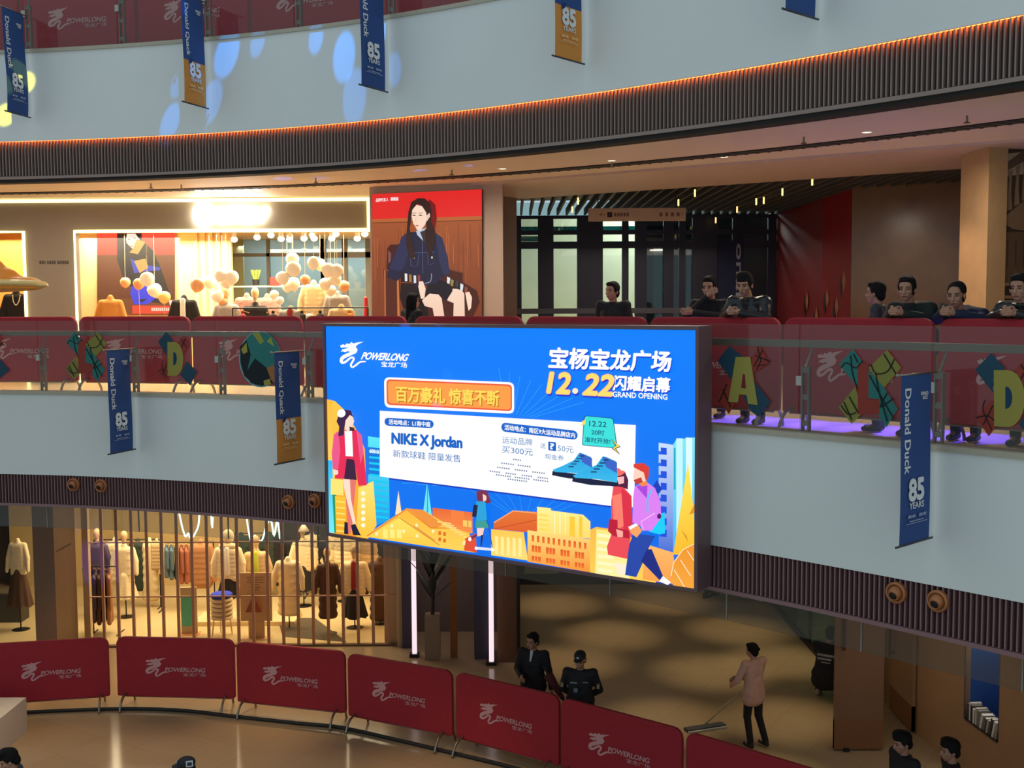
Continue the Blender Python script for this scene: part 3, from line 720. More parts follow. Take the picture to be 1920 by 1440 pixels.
A.text('POWERLONG', (677, 673.5), (763, 677), (681, 660.5), WH, .04, .18, .95); A.text('宝龙广场', (715, 688), (763, 690), (715, 677.5), WH, .025)
# walking woman in a red coat (left)
PK, RD, SK = (240, 90, 140), (235, 40, 85), (255, 225, 205)
A.poly([(646, 897), (668, 899), (665, 930), (660, 985), (657, 1001), (652, 1000), (650, 960)], (235, 120, 110)); A.poly([(643, 897), (656, 898), (658, 935), (668, 985), (664, 990), (652, 945), (645, 915)], SK)
A.poly([(658, 985), (666, 982), (676, 1003), (680, 1004), (662, 1003)], (25, 20, 50)); A.poly([(646, 978), (652, 980), (653, 1002), (645, 1001)], (25, 20, 50))
A.poly([(648, 855), (664, 857), (669, 900), (645, 898)], (60, 25, 60))
A.poly([(632, 812), (648, 806), (668, 806), (678, 816), (688, 910), (672, 911), (664, 862), (650, 860), (645, 898), (628, 897)], RD)
A.poly([(626, 815), (634, 808), (638, 845), (634, 880), (624, 880), (622, 850)], PK); A.poly([(668, 806), (678, 816), (682, 850), (676, 870), (672, 840)], PK)
A.poly([(646, 808), (660, 808), (662, 856), (648, 855)], WH)
A.poly([(624, 880), (634, 882), (634, 889), (627, 891)], SK)
A.poly([(620, 897), (643, 900), (644, 929), (620, 927)], (255, 232, 120))
A.poly([(646, 770), (660, 775), (664, 790), (660, 802), (652, 810), (644, 800)], SK); A.poly([(636, 800), (631, 790), (636, 775), (646, 768), (658, 770), (662, 782), (656, 778), (648, 788), (644, 816), (634, 818)], (60, 25, 70)); A.poly([(655, 800), (664, 802), (665, 808), (656, 808)], (70, 30, 60)); A.ell(640, 775, 8, 7.5, WH, -.6)
# girl on a kick scooter
A.poly([(893, 922), (904, 919), (914, 922), (921, 942), (913, 944), (897, 940), (894, 936)], (125, 45, 75)); A.poly([(905, 926), (912, 930), (912, 938), (906, 940)], (255, 215, 200))
A.poly([(893, 940), (910, 940), (913, 975), (893, 978)], (40, 165, 220)); A.poly([(888, 946), (896, 947), (893, 970), (885, 968)], (30, 30, 70)); A.poly([(892, 977), (912, 976), (918, 990), (891, 990)], (60, 160, 150))
A.poly([(894, 990), (908, 990), (905, 1004), (895, 1006)], (255, 210, 200)); A.poly([(902, 1003), (906, 1003), (903, 1024), (901, 1024)], (40, 35, 70)); A.poly([(880, 1008), (893, 1001), (895, 1005), (884, 1012)], (120, 50, 80)); A.ell(881, 1011, 3, 4, WH)
A.line([(912, 975), (916, 985), (923, 1026)], 1.6, (60, 70, 160)); A.poly([(890, 1025), (925, 1028), (924, 1033), (891, 1030)], (225, 230, 250)); A.ell(924, 1031, 3, 3, WH); A.ell(893, 1028, 3, 3, WH)
# couple
A.poly([(1150, 1055), (1176, 1058), (1174, 1078), (1160, 1078)], (255, 240, 215))
A.poly([(1150, 912), (1168, 912), (1184, 930), (1186, 985), (1176, 1048), (1140, 1040), (1138, 1025), (1147, 1000), (1146, 940)], (240, 75, 85)); A.poly([(1148, 930), (1165, 925), (1170, 985), (1158, 995), (1150, 975)], (255, 130, 110)); A.poly([(1165, 915), (1184, 930), (1186, 985), (1170, 1000)], (225, 45, 70))
A.poly([(1142, 973), (1158, 975), (1158, 990), (1180, 995), (1180, 1010), (1150, 1005), (1140, 996)], (190, 20, 55)); A.poly([(1155, 992), (1168, 996), (1168, 1007), (1158, 1007)], (255, 175, 160))
A.poly([(1150, 893), (1172, 885), (1178, 900), (1177, 918), (1168, 914), (1158, 912), (1147, 912)], (85, 20, 60)); A.poly([(1156, 895), (1170, 893), (1170, 906), (1160, 908)], (255, 190, 190)); A.ell(1158, 888, 14, 5, (250, 110, 95), -.25); A.ell(1156, 883, 8, 5, (250, 110, 95), -.2)
A.poly([(1188, 1000), (1228, 1005), (1215, 1030), (1203, 1060), (1193, 1082), (1172, 1078), (1180, 1020)], (35, 70, 170)); A.poly([(1213, 1030), (1222, 1030), (1243, 1080), (1237, 1088), (1202, 1052)], (25, 40, 130)); A.poly([(1243, 1080), (1258, 1092), (1252, 1097), (1236, 1090)], WH)
A.poly([(1222, 915), (1232, 900), (1241, 918), (1235, 926)], (20, 60, 190)); A.poly([(1218, 978), (1246, 960), (1247, 1000), (1236, 1002), (1217, 997)], (20, 210, 250))
A.poly([(1190, 912), (1213, 904), (1228, 915), (1238, 940), (1240, 970), (1222, 995), (1205, 995), (1200, 985), (1186, 980), (1187, 935)], (225, 130, 245)); A.poly([(1193, 912), (1214, 905), (1213, 935)], (170, 70, 225)); A.line([(1223, 916), (1214, 935), (1214, 962)], 3, (70, 205, 245)); A.line([(1228, 962), (1202, 978), (1206, 994)], 1.2, (255, 215, 250)); A.ell(1236, 968, 4, 5, (80, 20, 110))
A.poly([(1178, 990), (1195, 982), (1204, 995), (1194, 1008), (1183, 1000)], (250, 165, 100)); A.poly([(1178, 988), (1192, 981), (1196, 985), (1182, 993)], WH)
A.poly([(1190, 878), (1205, 876), (1214, 885), (1212, 903), (1200, 908), (1192, 905), (1187, 895)], (255, 215, 195)); A.poly([(1188, 870), (1206, 868), (1217, 876), (1216, 895), (1211, 902), (1207, 886), (1188, 876)], (225, 60, 45)); A.poly([(1188, 900), (1202, 895), (1206, 906), (1192, 908)], (200, 60, 50)); A.poly([(1200, 906), (1212, 901), (1215, 910), (1202, 912)], (250, 140, 70))
# trainers
for ox, oy, s_ in ((1036, 851, 1.0), (1074, 858, 1.12)):
    P = lambda pts: [(ox + x * s_, oy + y * s_) for x, y in pts]
    A.poly(P([(0, 32), (40, 37), (76, 42), (74, 48), (30, 46), (-1, 40)]), (15, 25, 60)); A.poly(P([(0, 30), (20, 22), (40, 12), (50, -2), (56, -1), (72, 6), (75, 26), (74, 42), (40, 36), (4, 34)]), (30, 160, 225), (60, 190, 240)); A.poly(P([(50, -2), (74, 8), (74, 26), (56, 16)]), (60, 100, 200))
    for k in range(5): A.line(P([(30 + k * 5, 24 - k * 5), (40 + k * 5, 24 - k * 5)]), 1.8 * s_, (15, 30, 70))
place_in(A.build('display', art_mat('screen_picture', 1.0)), led_screen)
# ---------------------------------------------------------------- crowd barriers
red = mat('red_barrier_cloth', (166, 30, 44), .75, noise=.10, scale=14, bump=.15)
steel = mat('galvanised_steel', (150, 142, 130), .35, .85)
greyst = mat('rail_steel', (126, 114, 104), .45, .6)
logo_print = art_mat('logo_print')
def rr_outline(w, z0, z1, r, n=5):
    out = []
    for cx, cz, a0 in ((w - r, z1 - r, 0), (-w + r, z1 - r, 90), (-w + .03, z0 + .03, 180), (w - .03, z0 + .03, 270)):
        rr = r if a0 < 180 else .03
        for k in range(n + 1): a = math.radians(a0 + 90 * k / n); out.append((cx + rr * math.cos(a), cz + rr * math.sin(a)))
    return out
def barrier_meshes():
    hw = .94; mb = MB(); out = rr_outline(hw, .20, 1.20, .13)
    n = len(out); rings = []
    for y, k in ((-.034, .965), (-.026, 1), (.026, 1), (.034, .965)):
        rings.append([(x * (1 - (1 - k) * .5), y, .7 + (z - .7) * k + (.012 * math.sin(x * 7) if z < .3 else 0)) for x, z in out])
    vs = [v for r_ in rings for v in r_]; fs = [tuple(range(n)), tuple(range(4 * n - 1, 3 * n - 1, -1))]
    for i in range(3):
        for j in range(n): fs.append((i * n + j, (i + 1) * n + j, (i + 1) * n + (j + 1) % n, i * n + (j + 1) % n))
    mb.add(vs, fs); cover = mb.mesh('barrier_cover'); cover.materials.append(red)
    ft = MB(); P = smooth_line([(0, -.30, .012), (0, -.27, .10), (0, -.17, .21), (0, 0, .245), (0, .17, .21), (0, .27, .10), (0, .30, .012)], 3)
    ft.tube(P, .019, 8); ft.tube([(0, 0, .24), (0, 0, .40)], .017, 8); foot = ft.mesh('barrier_foot', True); foot.materials.append(steel)
    fr = MB(); fr.tube([(-.86, 0, .19), (.86, 0, .19)], .013, 6); frame = fr.mesh('barrier_rail', True); frame.materials.append(steel)
    A = Art(lambda x, y, k: (x, -.0365 - k, .70 + y), .0004)
    T = lambda x, y: ((x - 200) * .00242, (y - 92) * .00174)
    c = (214, 160, 160)
    dragon(A, T, c)
    A.text('POWERLONG', T(133, 54), T(398, 54), T(133, 94), c, .03, .18, .95); A.text('宝龙广场', T(252, 12), T(400, 12), T(252, 44), c, .012)
    logo = A.mesh('barrier_logo'); logo.materials.append(logo_print)
    return cover, foot, frame, logo
BC, BF, BR, BL = barrier_meshes()
proto = empty("crowd_barrier")
cv = link('cloth_cover', BC, proto); lg = link('printed_logo', BL, cv)
for sx in (-.80, .80): o = link('foot', BF, proto); o.location = (sx, 0, 0)
link('bottom_rail', BR, proto)
_first = [True]
def put_barrier(p0, p1, z, label, group, gap=.05):
    global proto
    o = proto if _first[0] else copy_tree(proto); _first[0] = False
    p0 = Vector(p0[:2]); p1 = Vector(p1[:2]); c = (p0 + p1) / 2; d = p1 - p0
    o.location = (c.x, c.y, z); o.rotation_euler = (0, 0, math.atan2(d.y, d.x)); o.scale = ((d.length - gap) / 1.88, 1, 1)
    return tag(o, label, 'barrier', group)
ORD = ['first', 'second', 'third', 'fourth', 'fifth', 'sixth', 'seventh', 'eighth', 'ninth', 'tenth', 'eleventh', 'twelfth', 'thirteenth', 'fourteenth', 'fifteenth', 'sixteenth', 'seventeenth', 'eighteenth', 'nineteenth', 'twentieth', 'twenty-first', 'twenty-second', 'twenty-third', 'twenty-fourth']
G1 = [((-18, 1207), (205, 1194)), ((217, 1193), (441, 1198)), ((443, 1202), (649, 1221)), ((652, 1224), (850, 1258)), ((855, 1259), (1051, 1305)), ((1052, 1307), (1282, 1368)), ((1287, 1370), (1560, 1452))]
for i, (a, b_) in enumerate(G1):
    put_barrier(at_z(*a, Z1 + 1.2), at_z(*b_, Z1 + 1.2), Z1, 'red cloth barrier with white dragon logo on ground floor, %s from the left' % ORD[i], 'red barriers on the ground floor', .03)
for i, (a, b_) in enumerate(((-70, 146), (146, 360), (360, 570), (570, 766), (776, 984), (985, 1217), (1217, 1468), (1468, 1760), (1760, 2090))):
    z = Z2 + 1.2
    put_barrier(E2.pt(arc_px(E2, a, -1.08, z), -1.08), E2.pt(arc_px(E2, b_, -1.08, z), -1.08), Z2, 'red cloth barrier behind the middle glass railing, %s from the left' % ORD[i], 'red barriers on the middle gallery')
for i, (a, b_) in enumerate(((-180, 38), (38, 258), (258, 470), (470, 682), (682, 905), (905, 1160))):
    z = Z3 + .5
    put_barrier(E3.pt(arc_px(E3, a, -.8, z), -.8), E3.pt(arc_px(E3, b_, -.8, z), -.8), Z3, 'red cloth barrier behind the top glass railing, %s from the left' % ORD[i], 'red barriers on the top gallery')

# ---------------------------------------------------------------- glass railings
pane_m = glass('railing_glass', (246, 248, 246), .015, .045, (150, 150, 145))
def railing(E, zf_, posts, label):
    t = empty('glass_railing', (0, E.pt(E.L / 2).y, zf_), 0, label, 'railing')
    inv = Matrix.Translation(t.location).inverted()
    def ch(mb, name, m, smooth=False):
        o = mb.build(name, m, t, smooth); o.matrix_parent_inverse = inv; return o
    zl = zf_ + .13
    mb = MB(); E.solid(mb, -.14, -.19, zl + .80, zl + .87); ch(mb, 'handrail', greyst)
    arcs = [arc_px(E, p, -.1, zl + .4) for p in posts]
    for a in arcs:
        mb = MB(); tn = E.tan(a)
        for da in (-.035, .035):
            p = E.pt(a + da, -.12); q = E.pt(a + da, -.17); u = tn * .007
            mb.prism([p - u, p + u, q + u, q - u], zl - .05, zl + .62)
        for zz in (.05, .30, .56):
            p = E.pt(a, -.125); q = E.pt(a, -.165); u = tn * .04; mb.prism([p - u, p + u, q + u, q - u], zl + zz, zl + zz + .05)
        p = E.pt(a, -.13); mb.tube([(p.x, p.y, zl + .60), (E.pt(a, -.165).x + tn.x * .05, E.pt(a, -.165).y + tn.y * .05, zl + .80)], .014, 6)
        u = tn * .05; p = E.pt(a, -.09); q = E.pt(a, -.19); mb.prism([p - u, p + u, q + u, q - u], zl - .05, zl - .03)
        ch(mb, 'post', greyst)
        mb = MB(); p = E.pt(a - .03, -.055); q = E.pt(a - .03, -.12); u = tn * .03; mb.prism([p - u, p + u, q + u, q - u], zl + .44, zl + .53); ch(mb, 'glass_clamp', mat('clamp_steel', (165, 160, 152), .3, .6))
    ends = [max(0.05, arcs[0] - 1.3)] + arcs + [min(E.L - .05, arcs[-1] + 1.3)]
    for a, b_ in zip(ends[:-1], ends[1:]):
        if b_ - a < .1: continue
        mb = MB(); E.solid(mb, -.06, -.075, zl - .02, zl + 1.02, a + .008 - .03, b_ - .008 - .03); ch(mb, 'glass_pane', pane_m)
    return t
railing(E2, Z2, [-90, 77, 250, 413, 577, 745, 920, 1105, 1300, 1507, 1755], 'curved glass railing with grey handrail along the middle gallery')
railing(E3, Z3, [-120, 50, 225, 388, 557, 730, 915, 1110, 1310, 1530], 'curved glass railing along the top gallery above the white front')

# ---------------------------------------------------------------- hanging banners
blue_c, orange_c = (56, 84, 140), (222, 148, 72)
print_m = art_mat('banner_cloth', 0, .8)
def banner(E, px, ztop, kind, label, wob=0.0):
    a = arc_px(E, px, 0, ztop - .3); n = (E.pt(a, 1) - E.pt(a, 0)); b0 = E.pt(a, .06)
    t = empty('hanging_banner', (b0.x, b0.y, ztop - 1.42), 0, label, 'banner', 'vertical banners hung on the galleries')
    w, L = .50, 1.42
    def loc(u, v, k): # u 0 outer .. w inner, v height
        o = (w + .04 - u); s = wob * math.sin(v * 2.2 + .5) * (1 - v / L)
        nn = Vector((-n.y, n.x)); sgn = -1 if nn.dot(b0) > 0 else 1
        p = n * o + nn * sgn * (k + s); return (p.x, p.y, v)
    A = Art(loc, .0006)
    rows = 10; top = blue_c; bot = blue_c if kind == 'blue' else orange_c
    for i in range(rows):
        v0, v1 = L * i / rows, L * (i + 1) / rows; A.k = 0
        A.rect(0, v0, w, v1, bot if (i + .5) / rows < .40 else top)
    A.k = 1
    wc = (232, 232, 232)
    A.text('Donald Duck' if kind == 'blue' else 'Donald Quack', (.065, 1.31), (.065, .60 if kind == 'blue' else .63), (.16, 1.31), wc, .03)
    A.text('DONALD', (.32, 1.245), (.44, 1.245), (.32, 1.275), wc, .04); A.text('DUCK', (.345, 1.21), (.425, 1.21), (.345, 1.24), wc, .04)
    A.text('85', (.125, .37), (.365, .37), (.125, .545), wc, .06); A.text('YEARS', (.125, .30), (.365, .30), (.125, .352), wc, .03)
    if kind == 'orange': A.poly([(.11, .52), (.16, .54), (.19, .60), (.14, .59), (.105, .56)], (40, 60, 120))
    lc = (150, 160, 190) if kind == 'blue' else (240, 190, 130)
    for x0, x1 in ((.10, .16), (.17, .22), (.28, .34), (.35, .40)): A.rect(x0, .225, x1, .25, lc)
    A.rect(.12, .192, .36, .202, lc); A.rect(.07, .175, .42, .182, lc)
    c = A.build('banner_cloth', print_m, t)
    mb = MB(); p0 = n * -.06; p1 = n * .60; mb.tube([(p0.x, p0.y, L + .008), (p1.x, p1.y, L + .008)], .009, 6); e = n * .60
    mb.ell((e.x, e.y, L + .008), .016); mb.build('top_rod', steel, t, True)
    mb = MB(); p0 = Vector(loc(w + .06, 0, 0)); p1 = Vector(loc(-.05, 0, 0)); mb.tube([p0, p1], .011, 6); mb.build('bottom_rod', mat('dark_rod', (70, 70, 74), .4, .5), t, True)
    return t
banner(E2, 252, -.62, 'blue', 'blue hanging banner with white lettering on the middle gallery, left of the round sticker', .02)
banner(E2, 570, -.62, 'orange', 'blue and orange hanging banner beside the left edge of the big screen', .02)
banner(E2, 1757, -.62, 'blue', 'long blue hanging banner with white lettering right of the big screen', .015)
banner(E3, 52, 4.10, 'blue', 'blue hanging banner at the left end of the top gallery', .05)
banner(E3, 388, 4.10, 'orange', 'blue and orange hanging banner on the top gallery among blue light spots', .03)
banner(E3, 726, 4.10, 'blue', 'blue hanging banner on the top gallery above the seated woman poster', .02)
banner(E3, 1098, 4.10, 'orange', 'orange hanging banner high on the white front of the top gallery', .02)
banner(E3, 1540, 4.10, 'blue', 'dark blue banner end hanging at the upper right of the top gallery', .02)

# ---------------------------------------------------------------- stickers on the glass
st_m = art_mat('sticker_vinyl', 0, .5)
def sticker(name, px, draw, label, cat='sticker'):
    a = arc_px(E2, px, -.05, -.8); P = E2.pt(a, -.052); n = (E2.pt(a, 1) - E2.pt(a, 0)); N = Vector((n.x, n.y, 0)); P3 = Vector((P.x, P.y, -.8))
    A = Art(lambda x, y, k: at_plane(x, y, P3 + N * (k + .004), N) - P3, .0008); draw(A)
    o = A.build(name, st_m); o.location = P3; return tag(o, label, cat, 'coloured stickers on the glass railing')
TL, OL, DT_, ORG, BK = (46, 118, 112), (134, 132, 62), (36, 70, 88), (146, 58, 48), (24, 26, 28)
def Z6(pts): return [(1280 + x / 3, 400 + y / 3) for x, y in pts]
def sA(A):
    A.poly(Z6([(195, 830), (262, 745), (345, 810), (300, 900), (275, 935)]), DT_); A.poly(Z6([(380, 830), (432, 745), (460, 790), (480, 850), (400, 895)]), ORG)
    A.poly(Z6([(195, 1035), (265, 935), (310, 1040), (260, 1130)]), ORG); A.poly(Z6([(340, 1030), (400, 940), (495, 1060), (430, 1145), (385, 1115)]), DT_)
    for L_ in ([(420, 750), (440, 830), (415, 880)], [(410, 800), (495, 835)], [(450, 770), (400, 860), (470, 850)], [(205, 1060), (250, 960)], [(225, 990), (270, 1090)]): A.line(Z6(L_), 2, BK)
    A.poly(Z6([(298, 808), (380, 808), (422, 1078), (368, 1072), (360, 1022), (318, 1018), (310, 1064), (256, 1060)]), (158, 150, 74)); A.poly(Z6([(338, 905), (350, 905), (356, 985), (328, 982)]), (120, 40, 44))
def ribbons(A, T):
    A.poly(T([(958, 762), (1015, 838), (990, 900), (985, 985), (960, 950), (880, 850)]), TL); A.poly(T([(1150, 768), (1230, 868), (1130, 985), (1045, 870)]), OL)
    A.poly(T([(1045, 880), (1130, 975), (1210, 1100), (1145, 1205), (1095, 1130), (1105, 1045), (1045, 1040)]), TL); A.poly(T([(878, 1090), (970, 975), (990, 1040), (990, 1130), (1005, 1130), (950, 1185)]), OL)
    A.poly(T([(985, 845), (1045, 845), (1045, 1045), (1105, 1050), (1105, 1130), (985, 1130)]), ORG)
    for L_ in ([(890, 870), (920, 840), (975, 870), (1010, 830)], [(945, 800), (955, 900), (985, 990)], [(960, 790), (985, 840)], [(1060, 850), (1085, 900), (1150, 890), (1190, 820)], [(1130, 790), (1200, 905)], [(1050, 910), (1120, 1040), (1190, 1160)], [(1150, 1010), (1110, 1090), (1185, 1040)], [(1085, 900), (1105, 1010), (1150, 1170)], [(890, 1080), (930, 1130), (975, 1120)], [(905, 1060), (950, 1160)], [(935, 1030), (985, 1120)]): A.line(T(smooth_line(L_, 4)), 2.2 * (T([(1, 0)])[0][0] - T([(0, 0)])[0][0]) * 3, BK)
def sD(A, T, k):
    A.poly(T([(1645, 880), (1735, 785), (1815, 870), (1750, 930), (1745, 1010)]), DT_); A.poly(T([(1870, 880), (1930, 820), (1990, 900), (1930, 990)]), ORG)
    A.poly(T([(1650, 1150), (1740, 1050), (1790, 1160), (1722, 1255)]), ORG); A.poly(T([(1890, 1190), (1960, 1060), (2080, 1160), (2000, 1290)]), DT_)
    for L_ in ([(1650, 1150), (1720, 1140), (1770, 1190)], [(1700, 1050), (1690, 1110), (1740, 1220)], [(1745, 1080), (1690, 1190)], [(1900, 850), (1960, 930)], [(1950, 850), (1890, 950)]): A.line(T(smooth_line(L_, 4)), 2.2 * k, BK)
    A.poly(T([(1750, 882)] + [(1830 + 95 * math.sin(t), 1042 - 160 * math.cos(t)) for t in [math.pi * i / 12 for i in range(13)]] + [(1752, 1198)]), (154, 144, 68))
    A.poly(T([(1815, 975)] + [(1822 + 32 * math.sin(t), 1037 - 62 * math.cos(t)) for t in [math.pi * i / 8 for i in range(9)]] + [(1815, 1100)]), (24, 60, 90))
sticker('letter_sticker', 1395, sA, 'yellow letter A sticker with blue and orange diamonds on the glass right of the screen')
sticker('letter_sticker', 1632, lambda A: ribbons(A, Z6), 'orange letter L sticker with teal ribbons on the glass beside the long blue banner')
sticker('letter_sticker', 1880, lambda A: sD(A, Z6, 1), 'yellow letter D sticker with blue diamond on the glass at the right edge')
TLf = lambda pts: [(123 + (x - 878) * .222, 622 + (y - 762) * .212) for x, y in pts]
sticker('letter_sticker', 160, lambda A: ribbons(A, TLf), 'teal and olive ribbon sticker on the glass left of the left blue banner')
TD = lambda pts: [(296 + (x - 1645) * .17 , 622 + (y - 785) * .20) for x, y in pts]
sticker('letter_sticker', 331, lambda A: sD(A, TD, .55), 'yellow letter D sticker with blue diamonds on the glass right of the left blue banner')
def sB(A): A.poly([(-30, 700), (0, 672), (19, 694), (-4, 713), (-30, 720)], DT_); A.poly([(-30, 640), (0, 625), (6, 645), (-10, 662)], ORG); A.line([(-8, 640), (10, 648)], 1.5, BK); A.line([(-6, 655), (8, 640)], 1.5, BK)
sticker('letter_sticker', 4, sB, 'dark blue diamond sticker corner on the glass at the left edge')
def sC(A):
    A.ell(488, 674, 40, 52.5, (120, 165, 165), -.06, 32); A.ell(488.5, 673, 38.5, 50.5, TL, -.06, 32)
    A.poly([(474, 626), (486, 623), (495, 640), (488, 646)], (150, 150, 60)); A.poly([(500, 640), (508, 632), (514, 650)], (150, 160, 70))
    A.poly([(450, 650), (462, 638), (470, 665), (462, 700), (470, 715), (458, 705), (451, 680)], (24, 30, 38)); A.poly([(460, 700), (478, 672), (500, 690), (512, 718), (490, 724), (470, 718)], (24, 30, 38))
    A.poly([(452, 655), (462, 642), (464, 660), (456, 664)], (160, 150, 60)); A.poly([(494, 714), (506, 710), (508, 720), (496, 723)], (160, 150, 60)); A.poly([(500, 690), (512, 684), (522, 700), (514, 716), (508, 712)], (165, 105, 60))
sticker('round_sticker', 488, sC, 'large round teal sticker on the glass left of the blue and orange banner')

# ---------------------------------------------------------------- ball nozzles in the lower slats
brass = mat('copper_ring', (176, 112, 70), .4, .35)
def nozzle(px, py, label):
    z = None
    for z in (-2.55, -2.6, -2.65, -2.7, -2.75):
        a = arc_px(E2, px, .0, z); p = E2.pt(a, 0); v = Vector((p.x, p.y, z)); q = 720 - F_PX * v.dot(UPV) / v.dot(FWD)
        if q > py: break
    n = E2.pt(a, 1) - E2.pt(a, 0)
    t = empty('air_nozzle', (p.x, p.y, z), 0, label, 'air nozzle', 'copper ball nozzles in the lower slats')
    M = Vector((n.x, n.y, 0)).to_track_quat('Z', 'Y').to_matrix().to_4x4()
    mb = MB(); mb.lathe([(.098, -.03), (.098, .012), (.085, .025), (.072, .018), (.066, -.02)], 24, M, False); mb.build('ring', brass, t, True)
    M2 = (Vector((n.x, n.y, -.35)) ).to_track_quat('Z', 'Y').to_matrix().to_4x4()
    mb = MB(); mb.lathe([(.068, -.03), (.066, .02), (.055, .05), (.045, .062), (.036, .062), (.034, .03)], 24, M2, False); mb.build('ball', brass, t, True)
    mb = MB(); mb.lathe([(.034, .028), (.036, .06), (.0, .05)], 20, M2, False); mb.build('throat', mat('nozzle_throat', (28, 24, 26), .6), t, True)
for i, (px, py) in enumerate(((138, 908), (190, 908), (540, 935), (589, 938), (1679, 1106), (1757, 1120))):
    nozzle(px, py, ['copper ball nozzle at far left of the lower slats, outer of its pair', 'copper ball nozzle at far left of the lower slats, inner of its pair', 'copper ball nozzle left of the screen, farther of its pair', 'copper ball nozzle nearest the left edge of the screen', 'copper ball nozzle right of the screen, below the long blue banner', 'copper ball nozzle right of the screen, lower of its pair'][i])

# ---------------------------------------------------------------- ceiling fittings above the middle gallery
def downlight(px, py, k):
    p = at_z(px, py, 1.875); t = empty('downlight', (p.x, p.y, 1.88), 0, 'small recessed ceiling downlight above the middle gallery, %s from the left' % ORD[k], 'downlight', 'recessed downlights above the middle gallery')
    mb = MB(); mb.lathe([(.05, -.001), (.075, -.006), (.08, 0)], 16, None, False); mb.build('trim_ring', mat('white_ring', (230, 225, 215), .4), t, True)
    mb = MB(); mb.lathe([(.0, -.002), (.05, -.002)], 16, None, False); mb.build('lens', glow('downlight_lens', (255, 236, 200), 2.0), t)
for k, (px, py) in enumerate(((942, 317), (1147, 302), (1358, 295), (1442, 308), (1625, 249), (1750, 277))): downlight(px, py, k)
def sprinkler(px, py, k):
    p = at_z(px, py, 1.83); t = empty('sprinkler', (p.x, p.y, 1.80), 0, 'small ceiling sprinkler head above the middle gallery, %s from the left' % ORD[k], 'sprinkler', 'ceiling sprinklers above the middle gallery')
    mb = MB(); mb.tube([(0, 0, .08), (0, 0, .02)], .012, 8); mb.build('stem', steel, t); mb = MB(); mb.lathe([(.0, .0), (.04, .004), (.012, .02)], 12, None, False); mb.build('deflector', mat('old_brass', (110, 84, 60), .5, .3), t)
for k, (px, py) in enumerate(((283, 350), (340, 352), (592, 340), (847, 325), (1147, 310), (1507, 265), (1813, 226))): sprinkler(px, py, k)
# exit of the lit grille in the ceiling
p = at_z(430, 356, 1.872)
t = empty('ceiling_grille', (p.x, p.y, 1.87), -.1, 'bright lit slot with white louvres in the ceiling above the shop sign', 'grille')
for i in range(8): mb = MB(); mb.box(-.55 + i * .14, -.45 + i * .14, -.10, .10, -.012, -.002); mb.build('louvre', glow('lit_louvre', (225, 235, 245), .9), t)

# ---------------------------------------------------------------- stage light spots thrown on the fronts
def throw(px, py, E, o, z_hint, src, deg, power, rgb):
    best = None
    for i in range(300):
        z = z_hint[0] + (z_hint[1] - z_hint[0]) * i / 299; a = arc_px2(E, px, o, z); p = E.pt(a, o); v = Vector((p.x, p.y, z)); q = 720 - F_PX * v.dot(UPV) / v.dot(FWD)
        if best is None or abs(q - py) < best[0]: best = (abs(q - py), v)
    spot('stage_light_beam', src, best[1], deg, power, rgb, .35, .02)
_pc = {}
def arc_px2(E, px, o, z):
    k = (id(E), px, o, round(z, 1))
    if k not in _pc: _pc[k] = arc_px(E, px, o, round(z, 1))
    return _pc[k]
SB = (.0, .27, 1.0); SA = (-3.0, 11.6, 8.6)
for px, py, deg, w in ((426, 100, 4.2, 1.0), (483, 80, 2.6, .6), (592, 72, 2.8, .8), (645, 105, 4.2, 1.0), (713, 55, 2.6, .8), (664, 180, 4.2, .6), (738, 130, 2.6, .4), (320, 228, 2.8, 1.0), (333, 158, 2.2, .6), (395, 190, 3.4, .7), (370, 245, 2.8, .35)):
    throw(px, py, E3, 0.0, (2.2, 3.9), SA, deg * .8, 2600 * w, SB)
for px, py in ((10, 215), (46, 155)): throw(px, py, E3, 0.0, (2.2, 3.9), (-3, 5, 8), 1.4, 9000, (1, .95, .05))
for px, py, deg, w in ((530, 336, .9, .8), (600, 335, .8, .4), (790, 322, .8, .7), (800, 345, .8, .8), (940, 338, .9, .7), (725, 352, .7, .5), (930, 362, 1.1, .9), (880, 312, .6, .4)):
    spot('stage_light_beam', (-1.2, 9.0, -3.0), at_z(px, py, 1.87), deg * 2.2, 6500 * w, (.02, .15, 1.0), .6, .02)
# violet wash on the gallery floor right of the screen
for px in (1395, 1480, 1565, 1650, 1735, 1830):
    a = arc_px(E2, px, -1.8, Z2); p = E2.pt(a, -1.75); q = E2.pt(a, -2.75)
    spot('stage_light_beam', (q.x, q.y, 1.75), (p.x, p.y, Z2), 19, 2200, (.05, .025, 1.0), .5, .03)
spot('stage_light_beam', (-2, 10, -3.4), at_y(175, 1040, 23.2), 5.0, 2500, (.06, .03, 1.0), .5, .05)
